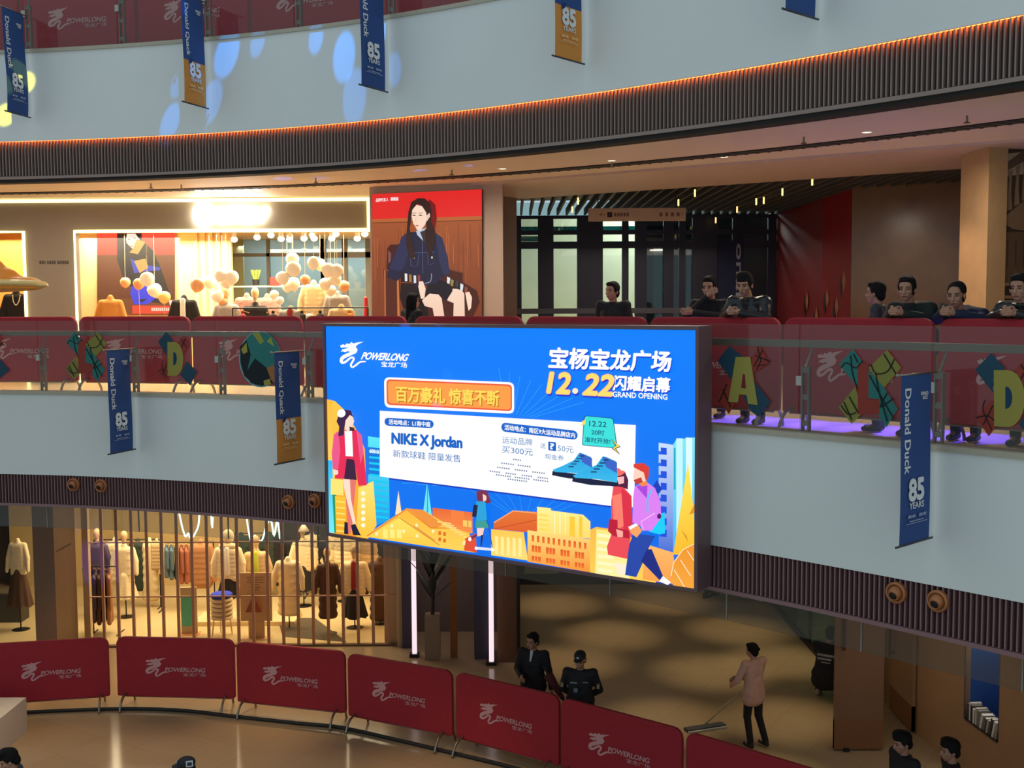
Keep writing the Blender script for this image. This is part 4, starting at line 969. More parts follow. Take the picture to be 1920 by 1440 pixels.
# ---------------------------------------------------------------- people
skin_m = mat('skin', (176, 128, 104), .55, noise=.05, scale=30)
hair_m = mat('black_hair', (24, 21, 21), .8, spec=.2)
eye_m = mat('dark_eye', (30, 24, 22), .4); lip_m = mat('lip', (140, 82, 74), .5)
def V3(*a): return Vector(a)
BASE = dict(pel=(0, 0, .93), wai=(0, .0, 1.08), che=(0, .0, 1.28), nec=(0, .0, 1.45), head=(0, .03, 1.60),
            shl=(-.185, 0, 1.41), shr=(.185, 0, 1.41), ell=(-.245, -.03, 1.14), elr=(.245, -.03, 1.14), wrl=(-.25, .06, .90), wrr=(.25, .06, .90),
            hil=(-.09, 0, .90), hir=(.09, 0, .90), knl=(-.10, .02, .50), knr=(.10, .02, .50), anl=(-.10, -.02, .08), anr=(.10, -.02, .08))
LEAN = dict(che=(0, .05, 1.26), nec=(0, .11, 1.42), head=(0, .17, 1.565), pel=(0, -.06, .93), wai=(0, -.02, 1.08), shl=(-.20, .09, 1.37), shr=(.20, .09, 1.37), ell=(-.265, .18, 1.19), elr=(.265, .18, 1.19), wrl=(-.065, .39, 1.245), wrr=(.06, .40, 1.25), hil=(-.09, -.06, .90), hir=(.09, -.06, .90), fist=1)
def person(name, foot, heading, height, label, jacket, trousers, pose=None, hair='short', head_rot=(0, 0), shoes=(30, 28, 28), coat=0, bulk=1.0, shirt=None, hairc=None, skirt=False, skin=None):
    """heading: direction faced (radians, 0 = +x); head_rot = (turn to own left, nod down) in degrees"""
    J = {k: Vector(v) for k, v in {**BASE, **{k: v for k, v in (pose or {}).items() if k != 'fist'}}.items()}
    fist = (pose or {}).get('fist')
    t = empty('person', foot, heading - math.pi / 2, label, 'person'); t.scale = (height / 1.72,) * 3
    HR = Matrix.Rotation(math.radians(head_rot[0]), 4, 'Z') @ Matrix.Rotation(-math.radians(head_rot[1]), 4, 'X')
    HM = Matrix.Translation(J['head']) @ HR
    def H(c, r): return ((HM @ Vector(c)), r, HR)
    b = MB()
    for c, r in (((0, -.012, .035), (.077, .096, .088)), ((0, .030, -.035), (.060, .066, .080)), ((0, .052, -.088), (.034, .034, .030)), ((0, .060, .03), (.058, .035, .05)),
                 ((-.078, -.005, -.015), (.012, .02, .033)), ((.078, -.005, -.015), (.012, .02, .033)), ((-.036, .066, -.03), (.026, .022, .022)), ((.036, .066, -.03), (.026, .022, .022))):
        c, r, M = H(c, r); b.ell(c, r, M)
    b.cap(HM @ Vector((0, .092, .01)), HM @ Vector((0, .112, -.035)), .010, .016)
    b.cap(HM @ Vector((-.022, .088, -.068)), HM @ Vector((.022, .088, -.068)), .012)
    b.cap(J['nec'], HM @ Vector((0, -.01, -.05)), .060, .052); b.cap(J['che'] + V3(0, 0, .05), J['nec'], .07, .055)
    b.cap(J['pel'], J['wai'], .09, .09); b.cap(J['wai'], J['che'], .09, .09)
    for s in 'lr':
        b.cap(J['che'] + (J['sh' + s] - J['che']) * .3, J['sh' + s], .06, .05); b.cap(J['sh' + s], J['el' + s], .050, .040); b.cap(J['el' + s], J['wr' + s], .040, .027)
        b.cap(J['pel'], J['hi' + s], .08, .08); b.cap(J['hi' + s], J['kn' + s], .085, .055); b.cap(J['kn' + s], J['an' + s], .052, .036)
        b.cap(J['an' + s], J['an' + s] + V3(0, .13, -.045), .036, .028)
        # hand: palm, four fingers, thumb
        w = J['wr' + s]; d = (w - J['el' + s]).normalized(); sg = 1 if s == 'l' else -1
        if fist: d = (d + V3(0, .25, .05)).normalized()
        side = V3(0, 0, 1) if abs(d.z) < .8 else V3(0, 1, 0)
        u = (side - d * side.dot(d)).normalized(); nrm = d.cross(u) * sg
        pc = w + d * .055; b.cap(w, pc, .026, .033)
        for q in range(4):
            r0 = pc + d * .03 + u * (.034 - q * .0225); l = (.036, .042, .040, .032)[q]; c1 = .35 if not fist else .9
            k1 = r0 + (d * (1 - c1 * .4) + nrm * c1 * .8).normalized() * l; k2 = k1 + (d * (1 - c1) + nrm * (c1 + .25)).normalized() * l * .75
            b.cap(pc + u * (.024 - q * .016), r0, .0115, .0095, 6); b.cap(r0, k1, .0095, .0085, 6); b.cap(k1, k2, .0085, .0075, 6)
        th = w + d * .025 + u * .028; b.cap(th, th + (u * .8 + d * .7).normalized() * .035, .014, .011, 6); b.cap(th + (u * .8 + d * .7).normalized() * .035, th + (u * .8 + d * .7).normalized() * .035 + (d + nrm * .5).normalized() * .03, .011, .009, 6)
    body = link('body', b.organic('person_body', .0055 if fist else .008, 1 if fist else 2), t, skin or skin_m)
    # face
    for sx in (-1, 1):
        e = MB(); c, r, M = H((sx * .031, .084, .0), (.013, .008, .006)); e.ell(c, r, M, 8, 5); e.build('eye', eye_m, body, True)
        e = MB(); e.cap(HM @ Vector((sx * .018, .092, .020)), HM @ Vector((sx * .046, .083, .022)), .005, .004, 6); e.build('eyebrow', hair_m, body, True)
    e = MB(); e.cap(HM @ Vector((-.02, .0985, -.068)), HM @ Vector((.02, .0985, -.068)), .006, .006, 6); e.build('mouth', lip_m, body, True)
    # hair
    if hair != 'cap':
        h = MB(); c, r, M = H((0, -.024, .045), (.088, .100, .094)); h.ell(c, r, M)
        if hair in ('short', 'long', 'fringe', 'bun'):
            c, r, M = H((0, .045, .092), (.066, .05, .034)); h.ell(c, r, M)
            for sx in (-1, 1): c, r, M = H((sx * .070, -.015, .02), (.02, .05, .055)); h.ell(c, r, M)
        if hair == 'fringe': c, r, M = H((0, .07, .072), (.068, .030, .036)); h.ell(c, r, M); c, r, M = H((0, .02, .115), (.085, .08, .04)); h.ell(c, r, M)
        c, r, M = H((0, -.06, -.03), (.07, .055, .07)); h.ell(c, r, M)
        if hair == 'long':
            for sx in (-1, 1): h.cap(HM @ Vector((sx * .07, -.02, .0)), HM @ Vector((sx * .085, -.03, -.2)), .035, .03)
            h.cap(HM @ Vector((0, -.07, 0)), HM @ Vector((0, -.09, -.28)), .07, .05)
        if hair == 'bun': c, r, M = H((0, -.125, .03), (.035, .035, .035)); h.ell(c, r, M)
        link('hair', h.organic('person_hair', .011, 2), t, hairc or hair_m)
    else:
        h = MB(); c, r, M = H((0, -.03, -.005), (.082, .085, .07)); h.ell(c, r, M); link('hair', h.organic('person_hair', .012, 1), t, hair_m)
        h = MB(); c, r, M = H((0, -.015, .065), (.088, .104, .072)); h.ell(c, r, M); c, r, M = H((0, .085, .045), (.07, .065, .012)); h.ell(c, r, M)
        cp = link('cap', h.organic('person_cap', .010, 2), t, mat('black_cap', (26, 26, 30), .7))
        e = MB(); c, r, M = H((0, .085, .085), (.02, .006, .018)); e.ell(c, r, M, 10, 6); e.build('cap_badge', mat('pale_badge', (190, 195, 200), .5), cp, True)
    # jacket
    k = bulk; g = MB()
    if not skirt or True:
        hem = J['pel'] + V3(0, 0, -.02 - coat)
        g.cap(hem + V3(-.085, 0, 0), hem + V3(.085, 0, 0), .130 * k); g.cap(hem + V3(-.08, 0, .1), hem + V3(.08, 0, .1), .132 * k); g.cap(hem, J['wai'], .145 * k, .14 * k)
        for sx in (-1, 1): g.cap(hem + V3(sx * .085, 0, 0), J['wai'] + V3(sx * .06, 0, 0), .130 * k, .122 * k)
        g.cap(J['wai'] + V3(-.06, 0, 0), J['che'] + V3(-.075, 0, 0), .115 * k, .115 * k); g.cap(J['wai'] + V3(.06, 0, 0), J['che'] + V3(.075, 0, 0), .115 * k, .115 * k)
        g.cap(J['che'], J['nec'] + V3(0, -.01, -.045), .13 * k, .078)
        for s in 'lr':
            g.cap(J['che'] + V3(0, 0, .06), J['sh' + s], .10 * k, .075 * k); g.cap(J['sh' + s], J['el' + s], .072 * k, .058 * k); g.cap(J['el' + s], J['wr' + s] - (J['wr' + s] - J['el' + s]).normalized() * .015, .058 * k, .044 * k)
        for a in range(9):
            an = 2 * math.pi * a / 9; g.ell(J['nec'] + V3(.068 * math.cos(an), .062 * math.sin(an) - .005, -.012), .022)
    jk = link('jacket', g.organic('person_jacket', .013, 3), t, jacket)
    if shirt is not None:
        e = MB(); e.cap(J['nec'] + V3(0, .055, -.01), J['nec'] + V3(0, .115, -.13), .03, .014); e.build('shirt', shirt, t, True)
    # trousers and shoes
    g = MB(); g.cap(J['hil'] + V3(0, 0, .0), J['hir'] + V3(0, 0, .0), .105)
    for s in 'lr': g.cap(J['hi' + s], J['kn' + s], .100, .072); g.cap(J['kn' + s], J['an' + s] + (J['kn' + s] - J['an' + s]).normalized() * .02, .070, .058)
    link('trousers', g.organic('person_trousers', .014, 3), t, trousers)
    for s in 'lr':
        g = MB(); a = J['an' + s]; fw = V3(0, 1, 0)
        g.cap(a + V3(0, -.03, -.04), a + V3(0, .145, -.045), .040, .034); g.cap(a + V3(0, -.01, 0), a + V3(0, .05, -.03), .045, .04)
        link('shoe', g.organic('person_shoe', .012, 2), t, mat('shoe_%d_%d_%d' % shoes, shoes, .5))
    return t
def cloth(name, rgb, rough=.8, **k): return mat(name, rgb, rough, noise=.08, scale=18, **k)
blk, nvy, grn, blu2 = cloth('black_cloth', (24, 24, 28)), cloth('navy_cloth', (24, 28, 52)), cloth('dark_green_cloth', (28, 36, 36)), cloth('dark_blue_cloth', (26, 38, 70))
puf = mat('black_puffer', (26, 30, 36), .35, bump=.6, scale=9, noise=.1)
camo = mat('grey_camouflage', (62, 62, 70), .8, noise=.75, scale=26)
trs = cloth('black_trousers', (22, 22, 25)); jeans = cloth('dark_jeans', (34, 38, 52))
def at_gallery(px, top, back, o_extra=0):
    z = Z2 + 1.3; a = arc_px(E2, px, -1.08 - back, z); p = E2.pt(a, -1.08 - back); n = E2.pt(a, 1) - E2.pt(a, 0)
    v = Vector((p.x, p.y, 0)); dep = v.dot(FWD); q = F_PX * v.dot(UPV) / dep
    zt_ = at_y(px, top, p.y).z
    return (p.x, p.y, Z2), math.atan2(n.y, n.x), zt_ - Z2
def gal(px, top, back, label, jacket, trousers, turn=0, head=(0, 0), pose=LEAN, **k):
    f_, h_, H_ = at_gallery(px, top, back)
    hz = (pose.get('head', BASE['head'])[2] + .135) if pose else 1.735
    if pose:      # stooping lower over the barrier rather than being a smaller person
        dz = H_ - hz; pose = {k: (v if k == 'fist' else (v[0], v[1] - (dz * .5 if k in ('nec', 'head') else 0), v[2] + (dz if k in ('nec', 'head', 'shl', 'shr') else (dz * .6 if k == 'che' else 0)))) for k, v in pose.items()}
        if 'fist' not in pose: pose['wrr'] = (pose['wrr'][0], pose['wrr'][1], pose['wrr'][2] + dz)
        H_ = hz
    return person('person', f_, h_ + math.radians(turn), H_ / hz * 1.72, label, jacket, trousers, pose, head_rot=head, **k)
NARROW = dict(LEAN); NARROW.update(ell=(-.22, .17, 1.19), elr=(.22, .17, 1.19), shl=(-.185, .09, 1.37), shr=(.185, .09, 1.37))
MOUTH = dict(LEAN); MOUTH.update(wrr=(-.05, .27, 1.46), elr=(.22, .26, 1.20), wrl=(.06, .39, 1.245), ell=(-.22, .18, 1.19), nec=(0, .06, 1.43), head=(0, .10, 1.575)); MOUTH.pop('fist')
gal(1150, 527, .75, 'person in black with dark face mask standing before the glass doors', blk, trs, 10, (-15, 0), None)
gal(1338, 517, .60, 'person in black jacket holding a hand to the mouth above the red barrier', blk, trs, 5, (8, 6), MOUTH)
gal(1412, 511, .32, 'person in black puffer jacket leaning with clasped hands, looking down', puf, trs, 0, (6, 14), LEAN, hair='fringe', bulk=1.12)
gal(1648, 527, .55, 'person in grey camouflage jacket turned away to the side', camo, jeans, -70, (-10, 0), None)
gal(1718, 516, .36, 'smiling person in dark green jacket with clasped hands on the red barrier', grn, trs, 0, (14, 4), NARROW, bulk=1.05)
gal(1813, 527, .36, 'person with thin hair and dark blue jacket holding a phone, clasped hands', blu2, trs, 0, (8, 6), NARROW, hair='thin', bulk=1.05)
gal(1928, 512, .34, 'person in black leather jacket cut by the right edge, holding a black phone', mat('black_leather', (28, 30, 32), .35, noise=.1), trs, 0, (5, 5), LEAN, bulk=1.12)
gal(772, 549, .30, 'person with dark hair and black coat standing in the barrier gap before the poster', blk, trs, 160, (0, 0), None, hair='long')
for px, nm in ((1768, 'phone held by the person in the dark blue jacket'), (1887, 'black phone in the hands of the person at the right edge')):
    z = Z2 + 1.42; a = arc_px(E2, px, -1.0, z); p = E2.pt(a, -.98)
    mb = MB(); mb.box(-.035, .035, -.005, .005, -.02, .08); o = mb.build('phone', mat('black_phone', (14, 14, 16), .2)); o.location = (p.x, p.y, Z2 + 1.27); o.rotation_euler = (-.5, .3, -.5); tag(o, nm, 'phone')
def ground(px, py_top, h, o=0): p = at_z(px, py_top, Z1 + h); return (p.x, p.y, Z1)
HOLD = dict(elr=(.26, .02, 1.15), wrr=(.10, .24, 1.10), ell=(-.25, -.02, 1.14), wrl=(-.30, .02, .90))
f_ = ground(1000, 1184, 1.74)
person('person', f_, math.radians(-115), 1.72, 'person in black suit and white shirt holding a folded dark red umbrella', blk, trs, HOLD, head_rot=(-15, 5), shirt=mat('white_shirt', (215, 215, 220), .7))
u0, u1 = at_y(1026, 1262, f_[1] - .42), at_y(1058, 1314, f_[1] - .60)
t = empty('umbrella', u1, 0, 'folded dark red umbrella hanging point down beside the person in black suit', 'umbrella'); d = u0 - u1
mb = MB(); mb.tube([(0, 0, 0), d * .1, d * .5, d * .95], .012, 10, False, .075); mb.build('canopy', cloth('umbrella_red', (84, 26, 34)), t, True); mb = MB(); mb.tube([d * .95, d * 1.25], .012, 8); mb.build('handle', mat('black_handle', (20, 20, 22), .4), t)
BACK = dict(elr=(.27, -.08, 1.14), wrr=(.06, -.17, .98), ell=(-.27, -.08, 1.14), wrl=(-.06, -.17, .98))
f_ = ground(1088, 1213, 1.78)
g_ = person('person', f_, math.radians(-100), 1.72, 'security guard in black uniform and peaked cap with hands behind the back', blk, trs, BACK, hair='cap', head_rot=(-12, 16))
for x, z, w, h in ((.08, 1.30, .05, .012), (-.09, 1.31, .04, .008), (.05, 1.19, .028, .03)):
    mb = MB(); mb.box(x - w, x + w, .135, .142, z - h, z + h); mb.build('uniform_badge', mat('grey_patch', (120, 126, 134), .6), g_)
for s_ in (1, -1): mb = MB(); mb.box(s_ * .26 - .02, s_ * .26 + .02, .0, .06, 1.20, 1.26); mb.build('sleeve_patch', mat('gold_patch', (150, 130, 90), .6), g_)
# cleaner with mop
p = at_z(1412, 1398, Z1)
SW = dict(wrl=(-.20, .30, .98), ell=(-.30, .06, 1.13), wrr=(-.08, .30, 1.06), elr=(.22, .10, 1.12), anl=(-.10, -.05, .08), knl=(-.09, .05, .50), anr=(.13, -.16, .10), knr=(.11, .0, .50), head=(0, .05, 1.595))
person('person', (p.x, p.y, Z1), math.radians(120), 1.57, 'person in pale pink top and black trousers sweeping the floor with a wide mop', cloth('pale_pink_top', (214, 170, 150)), trs, SW, hair='bun', head_rot=(15, 8), coat=.10)
m0, m1 = at_y(1391, 1296, p.y + .15), at_z(1322, 1361, Z1 + .05)
t = empty('floor_mop', m1, 0, 'wide flat mop with long pale handle on the floor beside the person in pink', 'mop')
mb = MB(); mb.tube([(0, 0, .03), m0 - m1 + (m0 - m1) * .12], .014, 8); mb.build('handle', mat('pale_handle', (196, 180, 150), .5), t)
mb = MB(); mb.box(-.34, .34, -.07, .07, -.045, .0); h_ = mb.build('mop_head', mat('grey_mop', (70, 72, 80), .9, bump=.5, scale=40), t); h_.rotation_euler = (0, 0, .35)
mb = MB(); mb.box(-.34, .34, -.10, -.07, -.046, -.02); h_ = mb.build('mop_fringe', mat('white_mop', (200, 195, 185), .9), t); h_.rotation_euler = (0, 0, .35)
# crouching person at the glass
p = at_z(1549, 1308, Z1)
CR = dict(pel=(0, -.05, .38), wai=(0, .0, .52), che=(0, .10, .70), nec=(0, .16, .86), head=(0, .22, 1.0), shl=(-.19, .12, .82), shr=(.19, .12, .82), ell=(-.26, .34, .66), elr=(.28, .36, .70), wrl=(-.16, .52, .62), wrr=(.20, .60, .74), hil=(-.10, -.03, .36), hir=(.10, -.03, .36), knl=(-.18, .36, .46), knr=(.18, .36, .46), anl=(-.15, .06, .08), anr=(.15, .06, .08))
c_ = person('person', (p.x, p.y, Z1), math.radians(58), 1.80, 'person crouching by the green glass wall in black jacket with white back lettering', blk, trs, CR, head_rot=(0, 10), shoes=(176, 160, 136), coat=.06, bulk=1.15)
A = Art(lambda x, y, k: (x, -.085 + (y - .62) * .42 - k - .03, y), .001)
for r_, (x0, x1, y, h) in enumerate(((-.13, .13, .70, .035), (-.12, .10, .65, .03), (-.05, .09, .61, .014))):
    x = x0
    while x < x1: w = .016 + .012 * R.random(); A.rect(x, y, x + w, y + h, (190, 185, 175)); x += w + .008
A.build('back_print', art_mat('jacket_print'), c_)
for px, py, lab, sh in ((1330, 1122, 'person walking far back in the lobby, dark trousers and black shoes below the slats', (30, 26, 26)), (1404, 1126, 'person walking far back in the lobby, dark trousers and white shoes below the slats', (215, 212, 205))):
    p = at_z(px, py, Z1); person('person', (p.x, p.y, Z1), math.radians(-60 if sh[0] > 100 else 30), 1.70, lab, blk, jeans, dict(anl=(-.09, .18, .09), knl=(-.09, .17, .52), anr=(.09, -.2, .12), knr=(.09, .03, .50)), shoes=sh)
f_ = ground(1697, 1369, 1.76); person('person', f_, math.radians(-165), 1.74, 'person with black hair and black jacket at the bottom right, nearer the dark doorway', blk, trs, None, head_rot=(-5, 12), hair='fringe')
f_ = ground(1787, 1384, 1.76); person('person', f_, math.radians(175), 1.74, 'person in black collared jacket at the bottom right below the bookshelf niche', blk, trs, None, head_rot=(10, 4), hair='fringe')
f_ = ground(22, 1402, 1.70); person('person', f_, math.radians(-170), 1.68, 'person with black hair in dark jacket at the bottom left corner, looking down', cloth('charcoal_cloth', (52, 54, 60)), trs, None, head_rot=(10, 25), hair='fringe')
f_ = ground(352, 1414, 1.76); q_ = person('person', f_, math.radians(-165), 1.72, 'person in black cap with white square patch at the bottom edge', blk, trs, None, hair='cap', head_rot=(0, 4))
mb = MB(); mb.box(-.093, -.080, -.055, .020, 1.650, 1.715); mb.build('cap_patch', mat('white_patch', (205, 210, 215), .6), q_); mb = MB(); mb.box(-.095, -.092, -.042, .007, 1.663, 1.702); mb.build('patch_print', mat('dark_patch', (50, 54, 60), .6), q_)
# ---------------------------------------------------------------- big poster on the pier
pd = (PB - PA).normalized(); pn = Vector((pd.y, -pd.x)); pn = pn if pn.y < 0 else -pn
PP = Vector((PA.x, PA.y, 0)) + Vector((pn.x, pn.y, 0)) * .06; PN = Vector((pn.x, pn.y, 0))
po = empty('poster_lightbox', (PP.x, PP.y, Z2 + .3), 0, 'large lit poster of a seated woman in denim on the pier beside the shop', 'poster')
def pq(px, py, k=0): return at_plane(px, py, PP + PN * k, PN)
mb = MB(); c4 = [pq(698, 364), pq(903.5, 355), pq(903.5, 660), pq(698, 660)]
b4 = [v - PN * .055 for v in c4]; mb.add(c4 + b4, [(0, 1, 2, 3), (7, 6, 5, 4), (4, 5, 1, 0), (5, 6, 2, 1), (6, 7, 3, 2), (7, 4, 0, 3)]); place_in(mb.build('box', mat('lightbox_case', (70, 40, 36), .5)), po)
A = Art(lambda x, y, k: pq(x, y, .001 + k), .0003)
def P5(pts): return [(690 + x / 5.538, 350 + y / 5.538) for x, y in pts]
RED, WD, WD2, DN, DN2, SKN = (232, 40, 38), (150, 76, 42), (120, 54, 30), (28, 32, 62), (40, 46, 84), (255, 222, 198)
A.poly([(698, 364), (903.5, 355), (903.5, 660), (698, 660)], WD2)
A.poly([(698, 364), (903.5, 355), (903.5, 407), (698, 412)], RED)
A.poly([(698, 412), (903.5, 407), (903.5, 470), (698, 470)], (168, 88, 48), WD); A.poly([(698, 470), (903.5, 470), (903.5, 660), (698, 660)], WD, (112, 50, 30))
A.poly([(698, 411), (903.5, 405), (903.5, 412), (698, 417)], (186, 100, 52)); A.line([(698, 418), (903.5, 413)], 1.2, (96, 44, 26))
rr_ = random.Random(3)
for k in range(46):
    x = 700 + rr_.random() * 202; y = 418 + rr_.random() * 60; A.line([(x, y), (x + 1, y + 30 + rr_.random() * 90)], .9, rr_.choice([(180, 100, 58), (124, 58, 34), (196, 112, 64)]))
A.text('品牌代言人', P5([(82, 158)])[0], P5([(212, 150)])[0], P5([(82, 122)])[0], (255, 235, 235), .03)
for x in (236, 262, 290): A.text('■', P5([(x, 146)])[0], P5([(x + 24, 144)])[0], P5([(x, 112)])[0], (255, 225, 225))
A.poly(P5([(640, 130), (700, 190), (715, 330), (690, 480), (620, 480), (600, 200)]), (120, 18, 24))
A.poly(P5([(200, 640), (230, 602), (330, 600), (330, 860), (230, 880), (190, 850)]), (70, 26, 22)); A.poly(P5([(208, 660), (240, 690), (236, 770), (212, 800)]), (130, 80, 80)); A.poly(P5([(160, 850), (330, 960), (330, 1366), (180, 1366)]), (84, 36, 26)); A.poly(P5([(830, 850), (985, 890), (1000, 1000), (1130, 1080), (1160, 1200), (1080, 1366), (560, 1366), (560, 1240)]), (72, 28, 22)); A.poly(P5([(168, 860), (182, 870), (186, 1366), (172, 1366)]), (196, 110, 60)); A.poly(P5([(300, 950), (318, 960), (330, 1366), (306, 1366)]), (210, 122, 66)); A.line(P5([(830, 855), (985, 893), (990, 1000)]), 2.2, (120, 60, 40))
A.poly(P5([(340, 1000), (560, 1010), (640, 1366), (400, 1366), (330, 1150)]), (26, 16, 24))
A.poly(P5([(560, 1180), (640, 1110), (720, 1105), (765, 1160), (795, 1366), (690, 1366), (670, 1260), (590, 1240)]), SKN, (250, 205, 180)); A.poly(P5([(820, 1180), (880, 1060), (960, 1060), (1000, 1110), (1005, 1366), (885, 1366), (890, 1210)]), SKN, (250, 208, 184))
A.poly(P5([(600, 1100), (620, 980), (700, 950), (840, 1000), (880, 1080), (810, 1190), (740, 1120), (640, 1110), (590, 1150)]), (18, 18, 34))
A.poly(P5([(420, 470), (560, 470), (700, 480), (770, 530), (830, 740), (850, 900), (780, 930), (700, 1010), (500, 1040), (400, 900), (300, 980), (200, 940), (210, 850), (300, 650), (350, 520)]), DN)
A.poly(P5([(350, 520), (420, 480), (440, 640), (360, 860), (320, 880), (220, 850), (300, 650)]), DN2); A.poly(P5([(700, 490), (770, 530), (830, 740), (850, 900), (790, 920), (740, 780)]), DN2)
for L_ in ([(560, 500), (570, 900)], [(430, 690), (690, 680)], [(440, 700), (445, 820), (510, 830), (530, 700)], [(620, 700), (625, 810), (680, 800)]): A.line(P5(L_), .8, (92, 98, 140))
A.ell(*P5([(475, 738)])[0], 1.6, 2.2, (230, 220, 180)); A.ell(*P5([(664, 735)])[0], 1.6, 2.2, (230, 220, 180))
A.line(P5(smooth_line([(590, 1005), (650, 980), (660, 900)], 4)), 1.5, (150, 150, 160))
A.poly(P5([(340, 890), (530, 930), (545, 980), (520, 1000), (340, 990)]), (34, 26, 34)); A.poly(P5([(820, 930), (1040, 1050), (1040, 1100), (980, 1080), (830, 1030)]), (34, 26, 34))
for x, y, c in ((395, 940, (235, 235, 235)), (440, 950, (170, 120, 60)), (487, 960, (220, 225, 235)), (530, 955, (150, 60, 50))): A.poly(P5([(x - 14, y - 40), (x + 12, y - 36), (x + 14, y + 40), (x - 12, y + 42)]), c)
for x, y, c in ((838, 975, (235, 235, 235)), (875, 1000, (160, 130, 70)), (925, 1010, (60, 60, 60)), (975, 1045, (230, 235, 240)), (1020, 1075, (150, 70, 55))): A.poly(P5([(x - 16, y - 42), (x + 16, y - 26), (x + 8, y + 36), (x - 18, y + 26)]), c)
A.poly(P5([(530, 985), (570, 980), (598, 1060), (585, 1160), (550, 1165), (522, 1040)]), SKN); A.poly(P5([(1010, 1100), (1050, 1090), (1080, 1150), (1070, 1260), (1045, 1290), (1030, 1220)]), SKN)
A.poly(P5([(500, 460), (600, 430), (620, 520), (570, 560), (510, 500)]), (190, 205, 225)); A.poly(P5([(540, 470), (600, 450), (610, 560), (580, 580)]), (60, 45, 50))
A.poly(P5([(520, 118), (590, 122), (640, 170), (660, 260), (655, 360), (700, 470), (690, 540), (610, 500), (600, 300), (520, 160), (450, 240), (430, 420), (480, 700), (430, 740), (395, 600), (400, 480), (420, 260), (450, 160)]), (48, 26, 24))
A.poly(P5([(455, 240), (500, 190), (560, 200), (605, 270), (610, 350), (590, 400), (540, 460), (510, 450), (470, 380), (450, 300)]), SKN); A.poly(P5([(606, 300), (640, 270), (645, 310), (612, 360)]), (245, 205, 180))
A.poly(P5([(455, 160), (540, 130), (600, 180), (612, 280), (575, 210), (510, 180), (460, 240), (440, 400), (420, 480), (425, 260)]), (48, 26, 24))
for x in (478, 545): A.ell(*P5([(x, 297)])[0], 3.2, 1.1, (70, 44, 40)); A.line(P5([(x - 22, 276), (x + 22, 272)]), .9, (120, 84, 70))
A.ell(*P5([(508, 405)])[0], 3.2, 1.3, (210, 110, 100)); A.line(P5([(500, 300), (494, 365), (510, 370)]), .6, (225, 175, 150))
A.poly(P5([(590, 440), (690, 470), (700, 560), (640, 760), (600, 600)]), (44, 24, 24)); A.poly(P5([(395, 500), (440, 480), (490, 720), (470, 760), (430, 740)]), (50, 28, 26))
A.poly(P5([(440, 1200), (500, 1090), (560, 1240), (620, 1366), (400, 1366)]), (14, 12, 18))
place_in(A.build('printed_picture', art_mat('lightbox_picture', .95)), po)

# ---------------------------------------------------------------- second poster inside the shop
def q2(px, py, k=0): return at_y(px, py, 21.60 - k)
p2 = empty('poster', (q2(255, 520).x, 21.6, -.2), 0, 'lit poster of a crouching woman in a black hooded top behind balloons in the shop', 'poster')
mb = MB(); a, c = q2(182, 436), q2(328, 590); mb.box(a.x, c.x, 21.585, 21.62, c.z, a.z); place_in(mb.build('board', mat('poster_board', (120, 60, 50))), p2)
A = Art(lambda x, y, k: q2(x, y, .017 + k), .0004)
def P7(pts): return [(x / 5.647, 360 + y / 5.647) for x, y in pts]
A.poly([(182, 437), (328, 437), (328, 590), (182, 590)], (130, 66, 32)); A.poly([(182, 437), (328, 437), (328, 478), (182, 478)], (255, 78, 58)); A.poly([(182, 478), (328, 478), (328, 560), (182, 560)], (150, 78, 36), (110, 50, 26))
A.poly(P7([(1240, 437), (1500, 437), (1500, 520), (1440, 640), (1420, 760), (1380, 860), (1300, 900), (1240, 720)]), (40, 26, 30))
A.poly(P7([(1400, 640), (1540, 540), (1620, 620), (1700, 800), (1790, 1060), (1700, 1180), (1500, 1150), (1300, 900), (1330, 740)]), (28, 26, 34))
A.poly(P7([(1380, 700), (1480, 760), (1700, 800), (1690, 830), (1520, 840), (1420, 860)]), (70, 80, 200)); A.poly(P7([(1420, 730), (1540, 705), (1570, 800), (1480, 860)]), (240, 180, 90)); A.poly(P7([(1390, 1000), (1600, 980), (1700, 1090), (1560, 1190), (1420, 1190), (1380, 1080)]), (50, 60, 225)); A.poly(P7([(1450, 1140), (1560, 1130), (1500, 1170)]), (30, 24, 40))
A.poly(P7([(1325, 440), (1450, 440), (1480, 500), (1440, 600), (1400, 600), (1340, 540)]), (255, 236, 215)); A.poly(P7([(1450, 500), (1540, 530), (1460, 660), (1370, 640), (1400, 610)]), (245, 180, 80)); A.poly(P7([(1430, 437), (1500, 437), (1490, 510), (1470, 490)]), (40, 26, 30)); A.poly(P7([(1310, 437), (1345, 437), (1330, 520), (1345, 620), (1300, 640)]), (40, 26, 30))
for x_, y_ in ((1365, 500), (1425, 490)): A.ell(*P7([(x_, y_)])[0], 2.2, .8, (80, 50, 46))
A.ell(*P7([(1390, 575)])[0], 2.2, .9, (220, 110, 100))
A.poly(P7([(1400, 1200), (1860, 1205), (1870, 1290), (1400, 1290)]), (240, 70, 45)); A.poly(P7([(1780, 1130), (1830, 1150), (1850, 1210), (1800, 1200)]), (255, 225, 205))
for k in range(9): A.rect(284 + k * 3.8, 577, 286.8 + k * 3.8, 583, (255, 215, 190))
place_in(A.build('printed_picture', art_mat('shop_picture', 1.0)), p2)
